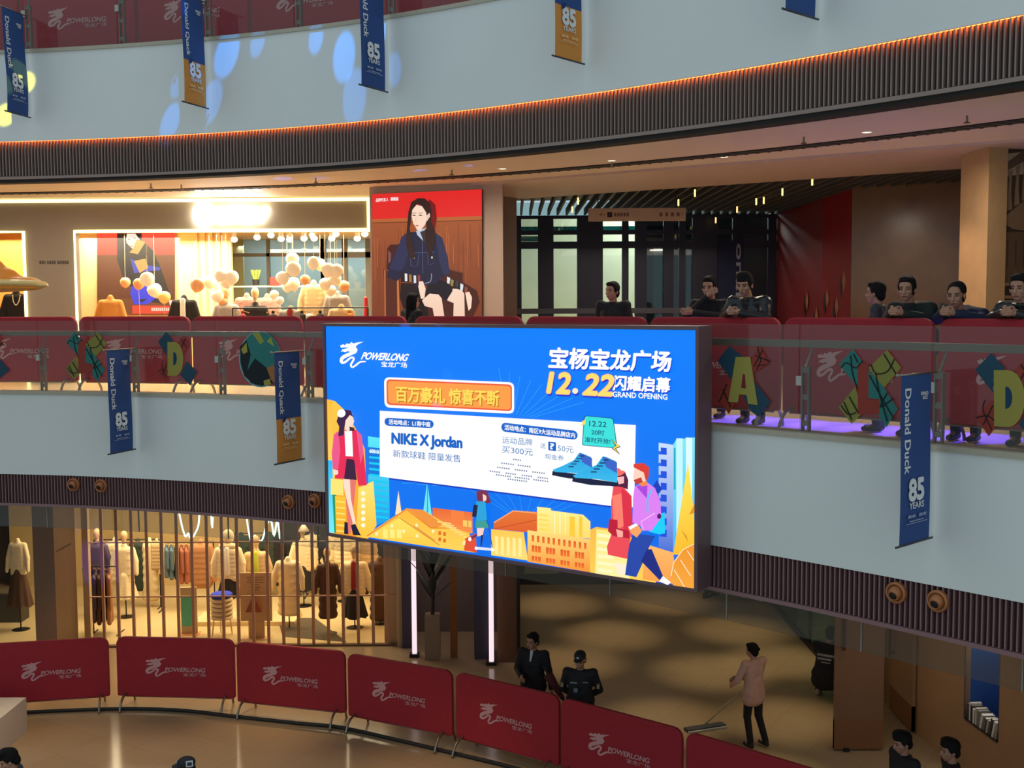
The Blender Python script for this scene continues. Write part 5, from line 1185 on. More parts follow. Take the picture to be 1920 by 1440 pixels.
# illegible small lettering on the pillars, as dark marks
def marks(name, pts3, label, m=None):
    mb = MB()
    for a, b_ in pts3: mb.box(a.x, b_.x, a.y - .004, a.y, min(a.z, b_.z), max(a.z, b_.z))
    return mb.build(name, m or mat('dark_lettering', (72, 62, 50), .6))
ms = []; x = 74.0
for w in (5, 4, 3, 0, 4, 5, 4, 4, 0, 5, 4, 5, 4, 4):
    if w: ms.append((at_y(x, 489, YF - .002), at_y(x + w - 1.2, 495, YF - .002)))
    x += w or 2.5
tag(struct(marks('wall_lettering', ms, '')), 'small dark lettering on the grey wall between the two lit shop windows', 'lettering')
# ---------------------------------------------------------------- shop sign: glowing white letters
sg = empty('shop_sign', (xf(432, YF - .1), YF - .02, 1.36), 0, 'glaring white illuminated shop sign letters on the grey fascia', 'sign')
glw = glow('sign_glow', (255, 255, 250), 14)
def sgp(px, py): p = at_y(px, py, YF - .07); return (p.x, p.y, p.z)
for k, L_ in enumerate(([(392, 388), (372, 386), (366, 402), (372, 419), (392, 417)], [(402, 402), (412, 392), (424, 402), (413, 416), (402, 404)], [(430, 417), (431, 392), (446, 392), (446, 417)], [(452, 404), (472, 404), (468, 392), (455, 394), (453, 410), (470, 416)], [(478, 390), (486, 414), (500, 388)])):
    mb = MB(); mb.tube([sgp(*p) for p in smooth_line(L_, 4)], .055, 8); place_in(mb.build('letter', glw, None, True), sg)
# ---------------------------------------------------------------- balloons
bal_w, bal_t, bal_y = mat('white_balloon', (255, 246, 222), .35, spec=.4), mat('tan_balloon', (224, 160, 110), .35), mat('yellow_balloon', (255, 214, 120), .35)
mb = MB(); mb.lathe([(.0, -1.12), (.06, -1.13), (.03, -1.03), (.25, -.92), (.60, -.68), (.86, -.30), (.96, .05), (.92, .42), (.70, .76), (.36, .95), (0, 1.0)], 20, None, False); BAL = mb.mesh('balloon_body', True); BAL.materials.append(bal_w)
BL_ = [(548, 487, 13, 0), (550, 505, 15, 0), (530, 522, 13, 0), (550, 533, 13, 0), (539, 538, 11, 0), (588, 494, 13, 0), (600, 497, 12, 0), (616, 507, 14, 0), (632, 508, 13, 0), (610, 533, 12, 0), (628, 524, 13, 0), (572, 525, 10, 1), (645, 537, 11, 1), (413, 517, 12, 0), (434, 521, 14, 0), (424, 530, 12, 0), (393, 529, 13, 0), (370, 535, 14, 1), (290, 545, 14, 0), (276, 524, 14, 0), (260, 533, 11, 1), (235, 530, 10, 1), (308, 558, 12, 2), (408, 556, 12, 0), (418, 566, 10, 1), (514, 553, 9, 0), (525, 564, 8, 0), (620, 545, 11, 0)]
BL_.sort()
for i, (px, py, r, c) in enumerate(BL_):
    Y = 20.75 + (.35 if i % 3 == 0 else (.12 if i % 3 == 1 else -.1)) - (.0 if px > 340 else .05)
    p = at_y(px, py, Y); rad = r / F_PX * Y
    colr = ('white', 'tan', 'yellow')[c]
    near = 'before the poster' if px < 330 else ('before the fluted wall' if px < 460 else ('in the tall cluster' if px < 585 else 'near the glass door'))
    t = empty('balloon', p, 0, None, None); tag(t, '%s balloon %s, %s from the left in the shop' % (colr, near, ORD[i] if i < 24 else 'twenty-%s' % ORD[i - 20]), 'balloon', 'balloons in the middle gallery shop')
    b_ = link('balloon_skin', BAL, t); b_.scale = (rad, rad, rad); b_.rotation_euler = (.2 * math.sin(i * 2.1), .3 * math.sin(i * 1.7), 0)
    b_.material_slots[0].link = 'OBJECT'; b_.material_slots[0].material = (bal_w, bal_t, bal_y)[c]
    mb = MB(); mb.tube([(0, 0, rad * .9), (.01, 0, 1.45 - p.z)] if px not in (260, 308, 514, 525) else [(0, 0, -rad), (.02, 0, Z2 - p.z)], .004, 5); mb.build('string', mat('cream_string', (225, 205, 165), .7), t)
# ceiling spot lamps of the shop
for i, (px, py) in enumerate(((439, 448), (482, 444), (508, 440), (527, 447), (543, 448), (570, 446), (586, 440), (589, 446), (622, 446), (670, 446), (684, 438), (630, 438))):
    p = at_y(px, py, 21.9); t = empty('spotlight', p, 0, 'glowing ceiling spotlight in the shop, %s from the left' % ORD[i], 'spotlight', 'ceiling spotlights in the shop')
    mb = MB(); mb.lathe([(.03, .12), (.045, .1), (.045, 0)], 10, None, False); mb.build('can', mat('white_can', (220, 215, 200), .4), t); mb = MB(); mb.ell((0, 0, -.01), (.065, .065, .055)); mb.build('bulb', glow('spot_bulb', (255, 240, 205), 6), t, True); mb = MB(); mb.tube([(0, 0, .12), (0, 0, max(.13, 1.45 - p.z))], .006, 5); mb.build('stem', steel, t)
# ---------------------------------------------------------------- clothes
def jacket_mesh(puff=False, long=0.0, arms=True):
    g = MB(); h = -.62 - long
    for i in range(7):
        z = -.10 + (h + .10) * i / 6; w = .15 + .035 * (i / 6) * (1 + long)
        g.cap((-w * .55, 0, z), (w * .55, 0, z), .105 if not puff else .125)
        if i < 6: z2 = -.10 + (h + .10) * (i + 1) / 6; g.cap((-w * .5, 0, z), (-w * .52, 0, z2), .10); g.cap((w * .5, 0, z), (w * .52, 0, z2), .10)
        if not puff and i < 6:
            for sx in (-.25, 0, .25): g.cap((w * sx, 0, z), (w * sx, 0, z2), .107)
    g.cap((-.15, 0, -.07), (.15, 0, -.07), .075); g.cap((0, 0, -.05), (0, .0, .03), .085, .06)
    if arms:
        for s in (-1, 1):
            g.cap((s * .17, 0, -.08), (s * .25, -.02, -.33), .075 if not puff else .09, .065 if not puff else .08); g.cap((s * .25, -.02, -.33), (s * .27, -.06, -.58), .062 if not puff else .078, .05)
    return g.organic('jacket', .016, 2 if puff else 9)
def skirt_mesh():
    mb = MB(); prof = []; n = 40; vs = []; fs = []
    for i in range(7):
        z = -.9 * i / 6; r = .13 + .13 * i / 6
        for j in range(n): a = 2 * math.pi * j / n; k = 1 + .10 * (i / 6) * math.sin(a * 9); vs.append((r * k * math.cos(a), r * .75 * k * math.sin(a), z + (.03 * math.sin(a * 5) if i == 6 else 0)))
    for i in range(6):
        for j in range(n): fs.append((i * n + (j + 1) % n, i * n + j, (i + 1) * n + j, (i + 1) * n + (j + 1) % n))
    fs.append(tuple(range(n))); mb.add(vs, fs); return mb.mesh('skirt', True)
def hang_mesh():
    g = MB(); g.cap((0, 0, -.03), (0, 0, -.1), .035); g.cap((0, -.17, -.12), (0, .17, -.12), .035)
    for y in (-.16, -.06, .05, .15): g.cap((0, y, -.14), (.015 * math.sin(y * 40), y * 1.1, -.85), .045, .055)
    g.cap((.02, -.2, -.15), (.03, -.24, -.62), .045, .035); g.cap((-.02, .2, -.15), (-.03, .24, -.62), .045, .035)
    return g.organic('hanging', .016, 3)
def head_mesh():
    g = MB(); g.ell((0, 0, .23), (.075, .09, .11)); g.ell((0, -.03, .17), (.05, .05, .06)); g.cap((0, 0, -.02), (0, 0, .18), .05, .045); g.cap((-.12, 0, -.07), (.12, 0, -.07), .06)
    return g.organic('mannequin_head', .012, 2)
MJ, MP, ML, MS, MH, MHEAD = jacket_mesh(), jacket_mesh(True), jacket_mesh(False, .45), skirt_mesh(), hang_mesh(), head_mesh()
for me in (MJ, MP, ML, MS, MH, MHEAD): me.materials.append(bal_w)
def part(name, me, parent, m, loc=(0, 0, 0), sc=(1, 1, 1), rz=0):
    o = link(name, me, parent); o.location = loc; o.scale = sc; o.rotation_euler = (0, 0, rz); o.material_slots[0].link = 'OBJECT'; o.material_slots[0].material = m; return o
def C(n, rgb): return mat('garment_' + n, rgb, .85, noise=.12, scale=10, bump=.2)
CR_, BG, BKc, BR_, TN, BL2 = C('cream', (232, 212, 168)), C('beige', (206, 174, 128)), C('black', (30, 26, 26)), C('brown', (84, 58, 42)), C('tan', (170, 118, 76)), C('slate', (86, 110, 122))
GY, WT, MU, RDc, GNc, RU, LM, PU = C('grey', (150, 140, 130)), C('white', (240, 234, 218)), C('mustard', (196, 130, 60)), C('red', (150, 40, 42)), C('green', (46, 58, 48)), C('rust', (160, 92, 64)), C('lime', (190, 200, 60)), C('plum', (84, 70, 88))
FLO = mat('garment_floral', (150, 100, 90), .85, noise=.95, scale=30)
headm = mat('mannequin_shell', (212, 176, 128), .5)
def mannequin(px, top, Y, zfl, jm, jacket, label, inner=None, skirt=None, head=True, hood=False, sc=1.0, rz=0, width=1.0, scarf=None, sk_len=1.0):
    p = at_y(px, top, Y); hz = .34 if head else .05
    zn = p.z - hz * sc                        # shoulder line
    t = empty('mannequin', (p.x, Y, zfl), rz, label, 'mannequin')
    part('jacket', jm, t, jacket, (0, 0, zn - zfl), (sc * width, sc, sc))
    if head: part('head', MHEAD, t, headm, (0, 0, zn - zfl), (sc, sc, sc))
    if inner is not None:
        mb = MB(); mb.cap((0, 0, -.03), (0, -.02, -.52), .055, .06); o = mb.build('undershirt', inner, t, True); o.location = (0, -.088 if jm is not MP else -.105, zn - zfl); o.scale = (1, .5, 1)
    if skirt is not None: part('skirt', MS, t, skirt, (0, 0, zn - zfl - .55 * sc), (sc * 1.0, sc, sc * .62 * sk_len))
    if hood:
        mb = MB(); mb.ell((0, .02, .22), (.13, .12, .16)); mb.cap((-.12, -.03, .03), (.12, -.03, .03), .07); o = link('hood', mb.organic('hood', .014, 3), t, jacket); o.location = (0, 0, zn - zfl); o.scale = (sc,) * 3
    mb = MB(); mb.tube([(0, 0, .02), (0, 0, zn - zfl - .1)], .014, 8); mb.lathe([(.18, .0), (.18, .012), (.02, .02)], 20); mb.build('stand', dark, t)
    return t
mannequin(427, 996, 23.2, Z1, MP, CR_, 'mannequin in bright cream hooded puffer jacket and black skirt behind the gate', WT, BKc, True, True, 1.0, 0, 1.15, None, .9)
mannequin(480, 1004, 23.6, Z1, MJ, BG, 'mannequin in beige jacket over a lime top behind the beige sign board', LM, BG, True, False, 1.0, .1, 1.1)
mannequin(540, 1046, 22.9, Z1, ML, CR_, 'headless stand with cream trench coat behind the gate', None, None, False, False, 1.0, -.1, 1.15)
mannequin(613, 1026, 22.5, Z1, ML, BR_, 'mannequin in long dark brown coat on a thin pole stand behind the gate', None, None, True, False, .98, .2, .95)
mannequin(663, 1022, 22.9, Z1, MJ, CR_, 'mannequin in cream jacket over a red top and black skirt', RDc, BKc, True, False, 1.0, 0, 1.2, None, 1.1)
mannequin(712, 1046, 23.2, Z1, ML, BR_, 'mannequin in brown coat half hidden at the right end of the gate', None, None, False, False, 1.1, .3)
mannequin(232, 995, 23.8, Z1, ML, CR_, 'mannequin in cream coat at the left of the shop behind the hanging puffer', None, CR_, True, False, 1.0)
mannequin(181, 990, 23.9, Z1, MJ, PU, 'mannequin in dark top lit violet at the left end of the gate', None, PU, True, False, 1.0)
mannequin(567, 985, 24.6, Z1, MJ, CR_, 'mannequin in cream jacket with cone hat at the back of the shop', None, BKc, True, False, 1.0, .1)
mannequin(645, 990, 25.0, Z1, MP, CR_, 'stand with pale cream puffer jacket at the back of the shop', None, None, False, False, 1.1)
mannequin(33, 1012, 22.9, Z1, MJ, CR_, 'mannequin in cream top and dark trousers at the left edge of the ground floor shop', None, BR_, False, False, 1.0, 0, .8, None, 1.4)
p = at_y(567, 1000, 24.45); mb = MB(); mb.lathe([(.13, 0), (.05, .12), (.0, .2)], 18); h_ = mb.build('cone_hat', WT, None, True); h_.location = (p.x, 24.6, p.z + .02); tag(h_, 'cream cone shaped hat on the mannequin at the back of the shop', 'hat')
def rack(name, px0, px1, py, Y, zfl, label, items, zr=None):
    a, b_ = at_y(px0, py, Y), at_y(px1, py, Y); z = zr if zr is not None else a.z
    t = empty('clothes_rack', ((a.x + b_.x) / 2, Y, zfl), 0, label, 'clothes rack')
    w = (b_.x - a.x) / 2
    mb = MB(); mb.tube([(-w, 0, z - zfl), (w, 0, z - zfl)], .013, 8); mb.build('rail', dark, t)
    for s in (-1, 1): mb = MB(); mb.tube([(s * w, 0, 0.02), (s * w, 0, z - zfl)], .013, 8); mb.tube([(s * w, -.22, .015), (s * w, .22, .015)], .015, 8); mb.build('post', dark, t)
    for px, m, sc, kind, lb in items:
        q = at_y(px, py, Y); g = empty('garment', (q.x, Y, z), 0, lb, 'garment', 'garments on the shop racks')
        part('cloth', {'h': MH, 'j': MJ, 'p': MP, 'l': ML}[kind], g, m, (0, 0, -.05), (sc[0], sc[1], sc[2]), .25 if kind == 'h' else 0)
        mb = MB(); mb.tube([(0, 0, .012), (0, 0, -.05)], .005, 5); mb.tube([(-.12 * sc[0], 0, -.085), (0, 0, -.045), (.12 * sc[0], 0, -.085)], .008, 5); mb.build('hanger', mat('wood_hanger', (220, 186, 120), .5), g)
rack('r', 300, 400, 1016, 24.3, Z1, 'black rail rack with slate, rust and brown clothes in the ground floor shop', [
    (312, BL2, (1, .9, .80), 'h', 'slate blue garment hanging first on the ground floor rack'), (321, BL2, (1, .9, .85), 'h', 'slate blue garment hanging second on the ground floor rack'), (331, GNc, (1, .9, .85), 'h', 'dark green garment hanging between slate and rust ones'),
    (340, RU, (1, .9, .95), 'h', 'rust brown garment hanging in the middle of the ground floor rack'), (349, RU, (1, .9, .95), 'h', 'rust brown garment hanging beside the brown puffer'), (377, TN, (1.1, 1, 1.35), 'p', 'long brown puffer coat hanging at the right end of the ground floor rack')])
rack('r', 176, 298, 1012, 24.6, Z1, 'black rail rack with cream coats at the left of the ground floor shop', [
    (215, CR_, (.9, 1, 1.3), 'p', 'cream puffer coat hanging nearest the violet mannequin'), (258, GNc, (.8, 1, .95), 'l', 'dark green coat hanging between two cream coats'), (280, CR_, (.9, 1, 1.15), 'l', 'long cream quilted coat hanging at the right end of the left rack'), (294, BG, (.7, 1, .9), 'p', 'beige puffer hanging behind the long cream coat')])
rack('r', 172, 222, 1062, 22.6, Z1, 'low rack of dark skirts just behind the gate', [
    (176, PU, (1, 1, 1.2), 'h', 'dark plum skirt hanging first on the low rack'), (185, BR_, (1, 1, 1.25), 'h', 'dark brown skirt hanging second on the low rack'), (194, BKc, (1, 1, 1.2), 'h', 'black skirt hanging third on the low rack'), (204, TN, (1, 1, 1.25), 'h', 'tan brown skirt hanging last on the low rack')])
rack('r', 572, 738, 1000, 25.4, Z1, 'tall coat rack at the back of the ground floor shop right of the trench coat', [
    (585, CR_, (.9, 1, 1.1), 'p', 'cream puffer hanging first on the back rack'), (603, BKc, (.8, 1, .9), 'l', 'black coat hanging second on the back rack'), (622, CR_, (.9, 1, 1.0), 'l', 'cream coat hanging third on the back rack'), (690, BG, (.9, 1, 1.1), 'p', 'beige puffer hanging fourth on the back rack'), (716, BKc, (.8, 1, .9), 'l', 'black coat hanging fifth at the right end of the back rack')])
rack('r', 440, 560, 1000, 25.4, Z1, 'rack of dark and cream coats behind the beige sign board', [
    (452, GNc, (.9, 1, .9), 'l', 'dark green coat hanging first behind the hooded puffer'), (505, GNc, (.9, 1, 1.0), 'l', 'dark green coat hanging between the two mannequins'), (522, BKc, (.9, 1, 1.0), 'l', 'black coat hanging behind the cream trench coat')])
t = empty('display_cabinet', (at_y(22, 1190, 23.6).x, 23.6, Z1), 0, 'dark low cabinet at the left edge of the ground floor shop', 'cabinet'); mb = MB(); mb.box(-.55, .30, -.2, .2, 0, .62); mb.build('body', mat('dark_cabinet', (66, 62, 48), .6), t); mb = MB(); mb.box(-.57, .32, -.22, .22, .62, .65); mb.build('top_board', mat('cabinet_top', (96, 88, 68), .5), t)
# upper shop
for px, top, Y, me, m, lb, kw in (
    (207, 556, 20.9, MJ, MU, 'mannequin bust in mustard sweater before the lit poster', {}), (345, 556, 20.9, MJ, BKc, 'bust with black and white top left of the grey cardigan', dict(inner=WT)), (424, 536, 21.1, MJ, GY, 'mannequin in pale grey cardigan under the white balloons', dict(head=True)),
    (478, 538, 21.1, MJ, BKc, 'mannequin in black printed top between floral dresses', dict(head=True)), (463, 552, 21.8, MJ, FLO, 'bust in floral dress left of the black printed top', {}), (501, 553, 22.3, MJ, FLO, 'bust in floral dress right of the black printed top', {}),
    (545, 576, 20.7, MJ, GY, 'bust in grey knit with red tag above the barrier', dict(inner=RDc)), (588, 528, 21.4, MJ, BG, 'mannequin bust in peach blouse right of the tan balloon', {}), (632, 548, 21.3, MJ, GY, 'bust in taupe top beside the glass door', {}), (640, 573, 20.8, MJ, BG, 'bust in beige knit at the right end of the upper shop', {})):
    mannequin(px, top, Y, Z2, me, m, lb, head=kw.get('head', False), inner=kw.get('inner'), width=1.0)
mannequin(30, 545, 20.9, Z2, MJ, BKc, 'bust in black dress with pale necklace below the orange inflatable', head=False)
p = at_y(30, 563, 20.76); mb = MB(); mb.tube(smooth_line([(-.07, .03, .10), (-.05, 0, -.02), (0, -.01, -.09), (.05, 0, -.02), (.07, .03, .10)], 4), .009, 6); o = mb.build('necklace', mat('pearl', (235, 225, 195), .3)); o.location = p; tag(o, 'pale pearl necklace on the black dress bust', 'necklace')
rack('r', 436, 690, 578, 20.62, Z2, 'thin clothes rail across the upper shop window', [
    (455, RDc, (1, .8, .6), 'h', 'red garment on the upper shop rail'), (512, BKc, (1, .8, .6), 'h', 'black garment on the upper shop rail left of the grey knit'), (566, BKc, (1, .8, .6), 'h', 'black garment on the upper shop rail right of the grey knit'), (580, WT, (1, .8, .6), 'h', 'white garment on the upper shop rail'), (600, BKc, (1, .8, .6), 'h', 'black garment below the peach blouse'), (655, MU, (1, .8, .6), 'h', 'mustard garment at the right end of the upper shop rail')])
t = empty('cactus_pot', at_y(480, 535, 23), 0, 'small green cactus in dark pot on the shop shelf', 'plant'); mb = MB(); mb.lathe([(.05, 0), (.065, .0), (.075, .12), (.06, .12)], 14); mb.build('pot', dark, t); mb = MB()
for a in range(6): mb.cap((.03 * math.cos(a), .03 * math.sin(a), .12), (.09 * math.cos(a), .05 * math.sin(a), .30), .03, .018)
mb.build('cactus', mat('cactus_green', (130, 150, 60), .6), t, True)
p = at_y(480, 536, 23); mb = MB(); mb.box(-.9, 1.1, -.1, .12, -.03, 0); sh = mb.build('wall_shelf', mat('shelf_white', (220, 205, 170), .5)); sh.location = p; tag(sh, 'thin pale shelf carrying the cactus before the shop window', 'shelf'); mb = MB(); mb.tube([(-.85, 0, -.03), (-.85, 0, Z2 - p.z)], .012, 6); mb.tube([(1.05, 0, -.03), (1.05, 0, Z2 - p.z)], .012, 6); mb.build('bracket', dark, sh)
p = at_y(515, 530, 22.9); mb = MB(); mb.box(-.09, .09, -.01, .01, 0, .17); o = mb.build('notice_card', mat('red_card', (200, 40, 36), .5)); o.location = p; o.location.z = at_y(480, 536, 23).z; tag(o, 'small red notice card standing on the shop shelf', 'card')
mb = MB(); a = at_y(697, 565, 20.6); mb.cap((-.02, 0, -1), (-.02, 0, 0), .06, .04); o = mb.build('red_stand', mat('red_plastic', (200, 36, 50), .4), None, True); o.location = (at_y(693, 560, 20.2).x - .12, 20.75, at_y(693, 560, 20.2).z); tag(o, 'slim red stand at the right end of the upper shop', 'stand')

# ---------------------------------------------------------------- ground floor shop front
gt = empty('folding_gate', (xf(445, YS), YS, Z1), 0, 'folding metal grille gate across the ground floor shop', 'gate')
gm = mat('gate_steel', (196, 150, 118), .5, .1)
px = 165.0; zt_ = -2.9 - Z1
while px < 742:
    x = at_y(px, 1100, YS).x - gt.location.x; mb = MB(); mb.box(x - .028, x + .028, -.02, .02, 0, zt_); mb.build('bar', gm, gt); px += 28.1
xa, xb = xf(147, YS) - gt.location.x, xf(744, YS) - gt.location.x
for py in (1016, 1118): z = at_y(445, py, YS).z - Z1; mb = MB(); mb.box(xa, xb, -.012, .012, z - .012, z + .012); mb.build('rail', gm, gt)
mb = MB(); mb.box(xa, xb, -.05, .05, 0, .04); mb.build('floor_track', mat('gate_track', (120, 100, 76), .4, .4), gt)
for x in (xa, xb): mb = MB(); mb.box(x - .07, x + .05, -.06, .06, 0, zt_); mb.build('end_post', mat('pale_jamb', (205, 176, 132), .5), gt)
for px0, px1 in ((720, 744),): mb = MB(); a, b_ = at_y(px0, 1100, YS + .12).x, at_y(px1, 1100, YS + .12).x; mb.box(a, b_, YS + .09, YS + .14, Z1, -2.9); o = struct(mb.build('trim_jamb', mat('pale_jamb', (205, 176, 132))))
# stacked stools
for i in range(6):
    x0 = at_y(417, 1190, 22.4).x; t = empty('stool', (x0, 22.4, Z1 + .09 * i), .3 * i, ('blue topped stool, topmost of the stack behind the gate' if i == 5 else 'pale stool in the stack behind the gate, %s from the floor' % ORD[i]), 'stool', 'stacked stools behind the gate')
    s_ = (cloth('stool_blue', (28, 52, 190)) if i == 5 else mat('pale_plastic', (220, 200, 160), .5))
    mb = MB(); mb.lathe([(.0, .43), (.20, .43), (.22, .41), (.22, .37), (.20, .36), (.0, .36)], 22, None, False); mb.build('seat', s_, t, True)
    if i == 0:
        for k in range(4): a = k * math.pi / 2 + .4; mb = MB(); mb.tube([(.16 * math.cos(a), .16 * math.sin(a), .37), (.20 * math.cos(a), .20 * math.sin(a), 0)], .016, 6); mb.build('leg', s_, t)
# beige sign board with a bag
t = empty('sign_board', (at_y(481, 1163, 22.2).x, 22.2, Z1), 0, 'tall beige sign board with small lines of text behind the gate', 'sign board'); a, b_ = at_y(451, 1074, 22.2), at_y(512, 1164, 22.2)
mb = MB(); w = (b_.x - a.x) / 2; mb.box(-w, w, -.012, .012, b_.z - Z1, a.z - Z1); mb.build('board', mat('board_beige', (206, 170, 122), .5), t); mb = MB(); mb.box(-.16, .16, -.02, .02, 0, b_.z - Z1); mb.box(-.3, .3, -.15, .15, 0, .02); mb.build('foot', mat('board_beige', (206, 170, 122)), t)
A = Art(lambda x, y, k: (x, -.014 - k, y)); zz = a.z - Z1
for r_, wd in enumerate((.18, .16, .18, .08, .10, .07)): A.rect(-wd, zz - .10 - r_ * .05, wd, zz - .085 - r_ * .05, (150, 120, 84))
A.build('lettering', art_mat('board_print'), t)
p = at_y(475, 1148, 22.0); t = empty('handbag', (p.x, 22.05, p.z), 0, 'brown triangular bag hanging on the front of the beige sign board', 'bag'); mb = MB(); mb.prism([(-.16, -.04), (.16, -.04), (.16, .04), (-.16, .04)], 0, .02); mb.add([(-.16, -.05, 0), (.17, -.05, 0), (.17, .05, 0), (-.16, .05, 0), (-.03, -.02, .28), (.03, -.02, .28), (.03, .02, .28), (-.03, .02, .28)], [(3, 2, 1, 0), (4, 5, 6, 7), (0, 1, 5, 4), (1, 2, 6, 5), (2, 3, 7, 6), (3, 0, 4, 7)]); mb.build('body', RU, t); mb = MB(); mb.tube(smooth_line([(-.03, 0, .28), (-.02, 0, .5), (.02, 0, .5), (.03, 0, .28)], 4), .008, 6); mb.build('strap', BR_, t)
t = empty('display_stand', (at_y(356, 1196, 22.5).x, 22.5, Z1), .1, 'small floor stand with teal printed panel behind the gate', 'stand'); mb = MB(); mb.box(-.16, .16, -.02, .02, .02, .98); mb.build('panel', mat('stand_grey', (196, 176, 130), .6), t); mb = MB(); mb.box(-.14, .05, -.026, -.021, .18, .78); mb.build('print', mat('teal_print', (90, 190, 160), .6), t); mb = MB(); mb.box(-.2, .2, -.15, .15, 0, .025); mb.build('foot', mat('stand_orange', (220, 150, 90), .6), t)
p0, p1 = at_z(385, 1178, Z1), at_z(452, 1150, Z1)
t = empty('display_plinth', (at_y(452, 1150, 23.4).x, 23.4, Z1), 0, 'low pale display plinth on the shop floor behind the stools', 'plinth'); mb = MB(); mb.box(-.9, 1.2, -.35, .45, 0, .10); mb.build('slab', mat('plinth_cream', (228, 206, 156), .5), t)
p0 = at_z(600, 1175, Z1); mb = MB(); mb.prism([tuple(at_z(530, 1195, Z1)[:2]), tuple(at_z(650, 1205, Z1)[:2]), tuple(at_z(590, 1160, Z1)[:2]), tuple(at_z(520, 1160, Z1)[:2])], Z1 + .012, Z1 + .02); tag(mb.build('floor_rug', mat('dark_rug', (88, 76, 56), .9, noise=.2)), 'dark grey rug on the shop floor below the cream trench coat', 'rug')
# neon scribbles
for i, L_ in enumerate(([(336, 962), (342, 990), (348, 1006), (353, 1000), (358, 1010), (366, 1000), (372, 985), (374, 962)], [(396, 962), (397, 985), (399, 970), (398, 990)], [(462, 968), (466, 995), (471, 1014), (478, 1004), (490, 1015), (500, 985), (508, 975), (514, 1005), (520, 975), (525, 1010)])):
    Y = 24.9; c = at_y(L_[0][0], L_[0][1], Y); t = empty('neon_sign', c, 0, ['bluish white neon loop at the left, high behind the gate', 'short bluish white neon stroke, middle one of three behind the gate', 'long zigzag neon sign high behind the gate'][i], 'neon sign')
    mb = MB(); mb.tube([at_y(x, y, Y) - c for x, y in smooth_line(L_, 4)], .022, 6); mb.build('tube', glow('neon', (190, 235, 235), 1.6), t)
    mb = MB(); q = at_y(L_[0][0], L_[0][1], Y) - c; e = at_y(L_[-1][0], L_[-1][1], Y) - c; mb.tube([q, (q.x, 0, -3.3 - c.z)], .005, 5); mb.tube([e, (e.x, 0, -3.3 - c.z)], .005, 5); mb.build('wire', dark, t)
# mark on the shop column
ms = []
for k, w in enumerate((3, 4, 2, 3, 3, 4, 3)): pass
mb = MB(); 
for k in range(7): y = 20.62 + k * .10; mb.box(-8.471, -8.466, y, y + .065, -4.57, -4.53)
tag(struct(mb.build('wall_lettering', mat('dark_lettering', (72, 62, 50)))), 'small dark lettering on the brown column at the lower left', 'lettering')

# ---------------------------------------------------------------- light tubes, plant, lobby sign
for i, (px, Y, zb) in enumerate(((776.5, 21.0, Z1), (921, 20.5, Z1))):
    x = at_y(px, 1150, Y).x; t = empty('tube_lamp', (x, Y, Z1), 0, ['tall white light tube beside the end of the shop gate', 'tall white light tube right of the potted plant'][i], 'lamp')
    mb = MB(); mb.tube([(0, 0, .06), (0, 0, 2.2), (0, 0, 3.78)], .047, 12); mb.build('tube', glow('tube_light', (255, 226, 236), 1.0), t, True); mb = MB(); mb.box(-.09, .09, -.09, .09, 0, .06); mb.build('base', dark, t); mb = MB(); mb.box(-.06, .06, -.06, .06, 3.78, 3.85); mb.build('top_socket', dark, t)
t = empty('potted_plant', (at_y(812, 1250, 20.9).x, 20.9, Z1), 0, 'dark leafy plant in a tall pale planter between the two light tubes', 'plant')
mb = MB(); mb.prism([(-.14, -.14), (.14, -.14), (.14, .14), (-.14, .14)], 0, .84); mb.build('planter', mat('pale_planter', (150, 132, 110), .5), t)
mb = MB(); mb.tube([(0, 0, .84), (.02, 0, 1.5), (.0, 0, 2.0)], .035, 8); mb.build('stem', mat('dark_stem', (40, 36, 30), .7), t)
rr_ = random.Random(5)
for k in range(16):
    a = k * 2.4; zb = 1.1 + k * .06; l = .27 + .24 * rr_.random(); up = .75 + .6 * (k / 16); vs = []; fs = []
    for i in range(8):
        s = i / 7; r_ = l * s; w = .075 * math.sin(math.pi * min(1, s * .9 + .1)) + .004; z = zb + up * s * l * 1.6 - .5 * s * s * l * (1.2 - up); d = Vector((math.cos(a), math.sin(a))); n = Vector((-d.y, d.x)); c = d * r_
        vs += [(c.x + n.x * w, c.y + n.y * w, z), (c.x, c.y, z - .02), (c.x - n.x * w, c.y - n.y * w, z)]
    for i in range(7): fs += [(3 * i, 3 * i + 1, 3 * i + 4, 3 * i + 3), (3 * i + 1, 3 * i + 2, 3 * i + 5, 3 * i + 4)]
    mb = MB(); mb.add(vs, fs); mb.build('leaf', mat('dark_leaf', (34, 44, 38), .4), t, True)
mb = MB(); mb.box(xf(838, 20.9), xf(852, 20.9), 20.88, 20.94, Z1, -2.9); o = mb.build('trim_brass_mullion', mat('brass_mullion', (150, 104, 62), .3, .6)); struct(o)
a, b_ = at_y(1103, 391, 20.0), at_y(1285, 414, 20.0)
t = empty('hanging_sign', ((a.x + b_.x) / 2, 20.0, b_.z), 0, 'long beige direction sign with arrow hanging below the slatted lobby ceiling', 'sign'); w = (b_.x - a.x) / 2; h = a.z - b_.z
mb = MB(); mb.box(-w, w, -.04, .04, 0, h); mb.build('panel', mat('sign_beige', (196, 158, 126), .5), t)
for s in (-1, 1): mb = MB(); mb.tube([(s * w * .8, 0, h), (s * w * .8, 0, 2.0 - b_.z)], .01, 6); mb.build('rod', dark, t)
A = Art(lambda x, y, k: (x, -.041 - k, y)); g_ = (120, 92, 76)
A.text('←', (-w + .19, h * .36), (-w + .30, h * .36), (-w + .19, h * .66), g_); A.rrect([(-w + .33, h * .3), (-w + .42, h * .3), (-w + .42, h * .7), (-w + .33, h * .7)], (70, 52, 48), .02)
for k in range(5): A.rect(-w + .45 + k * .055, h * .36, -w + .49 + k * .055, h * .64, g_)
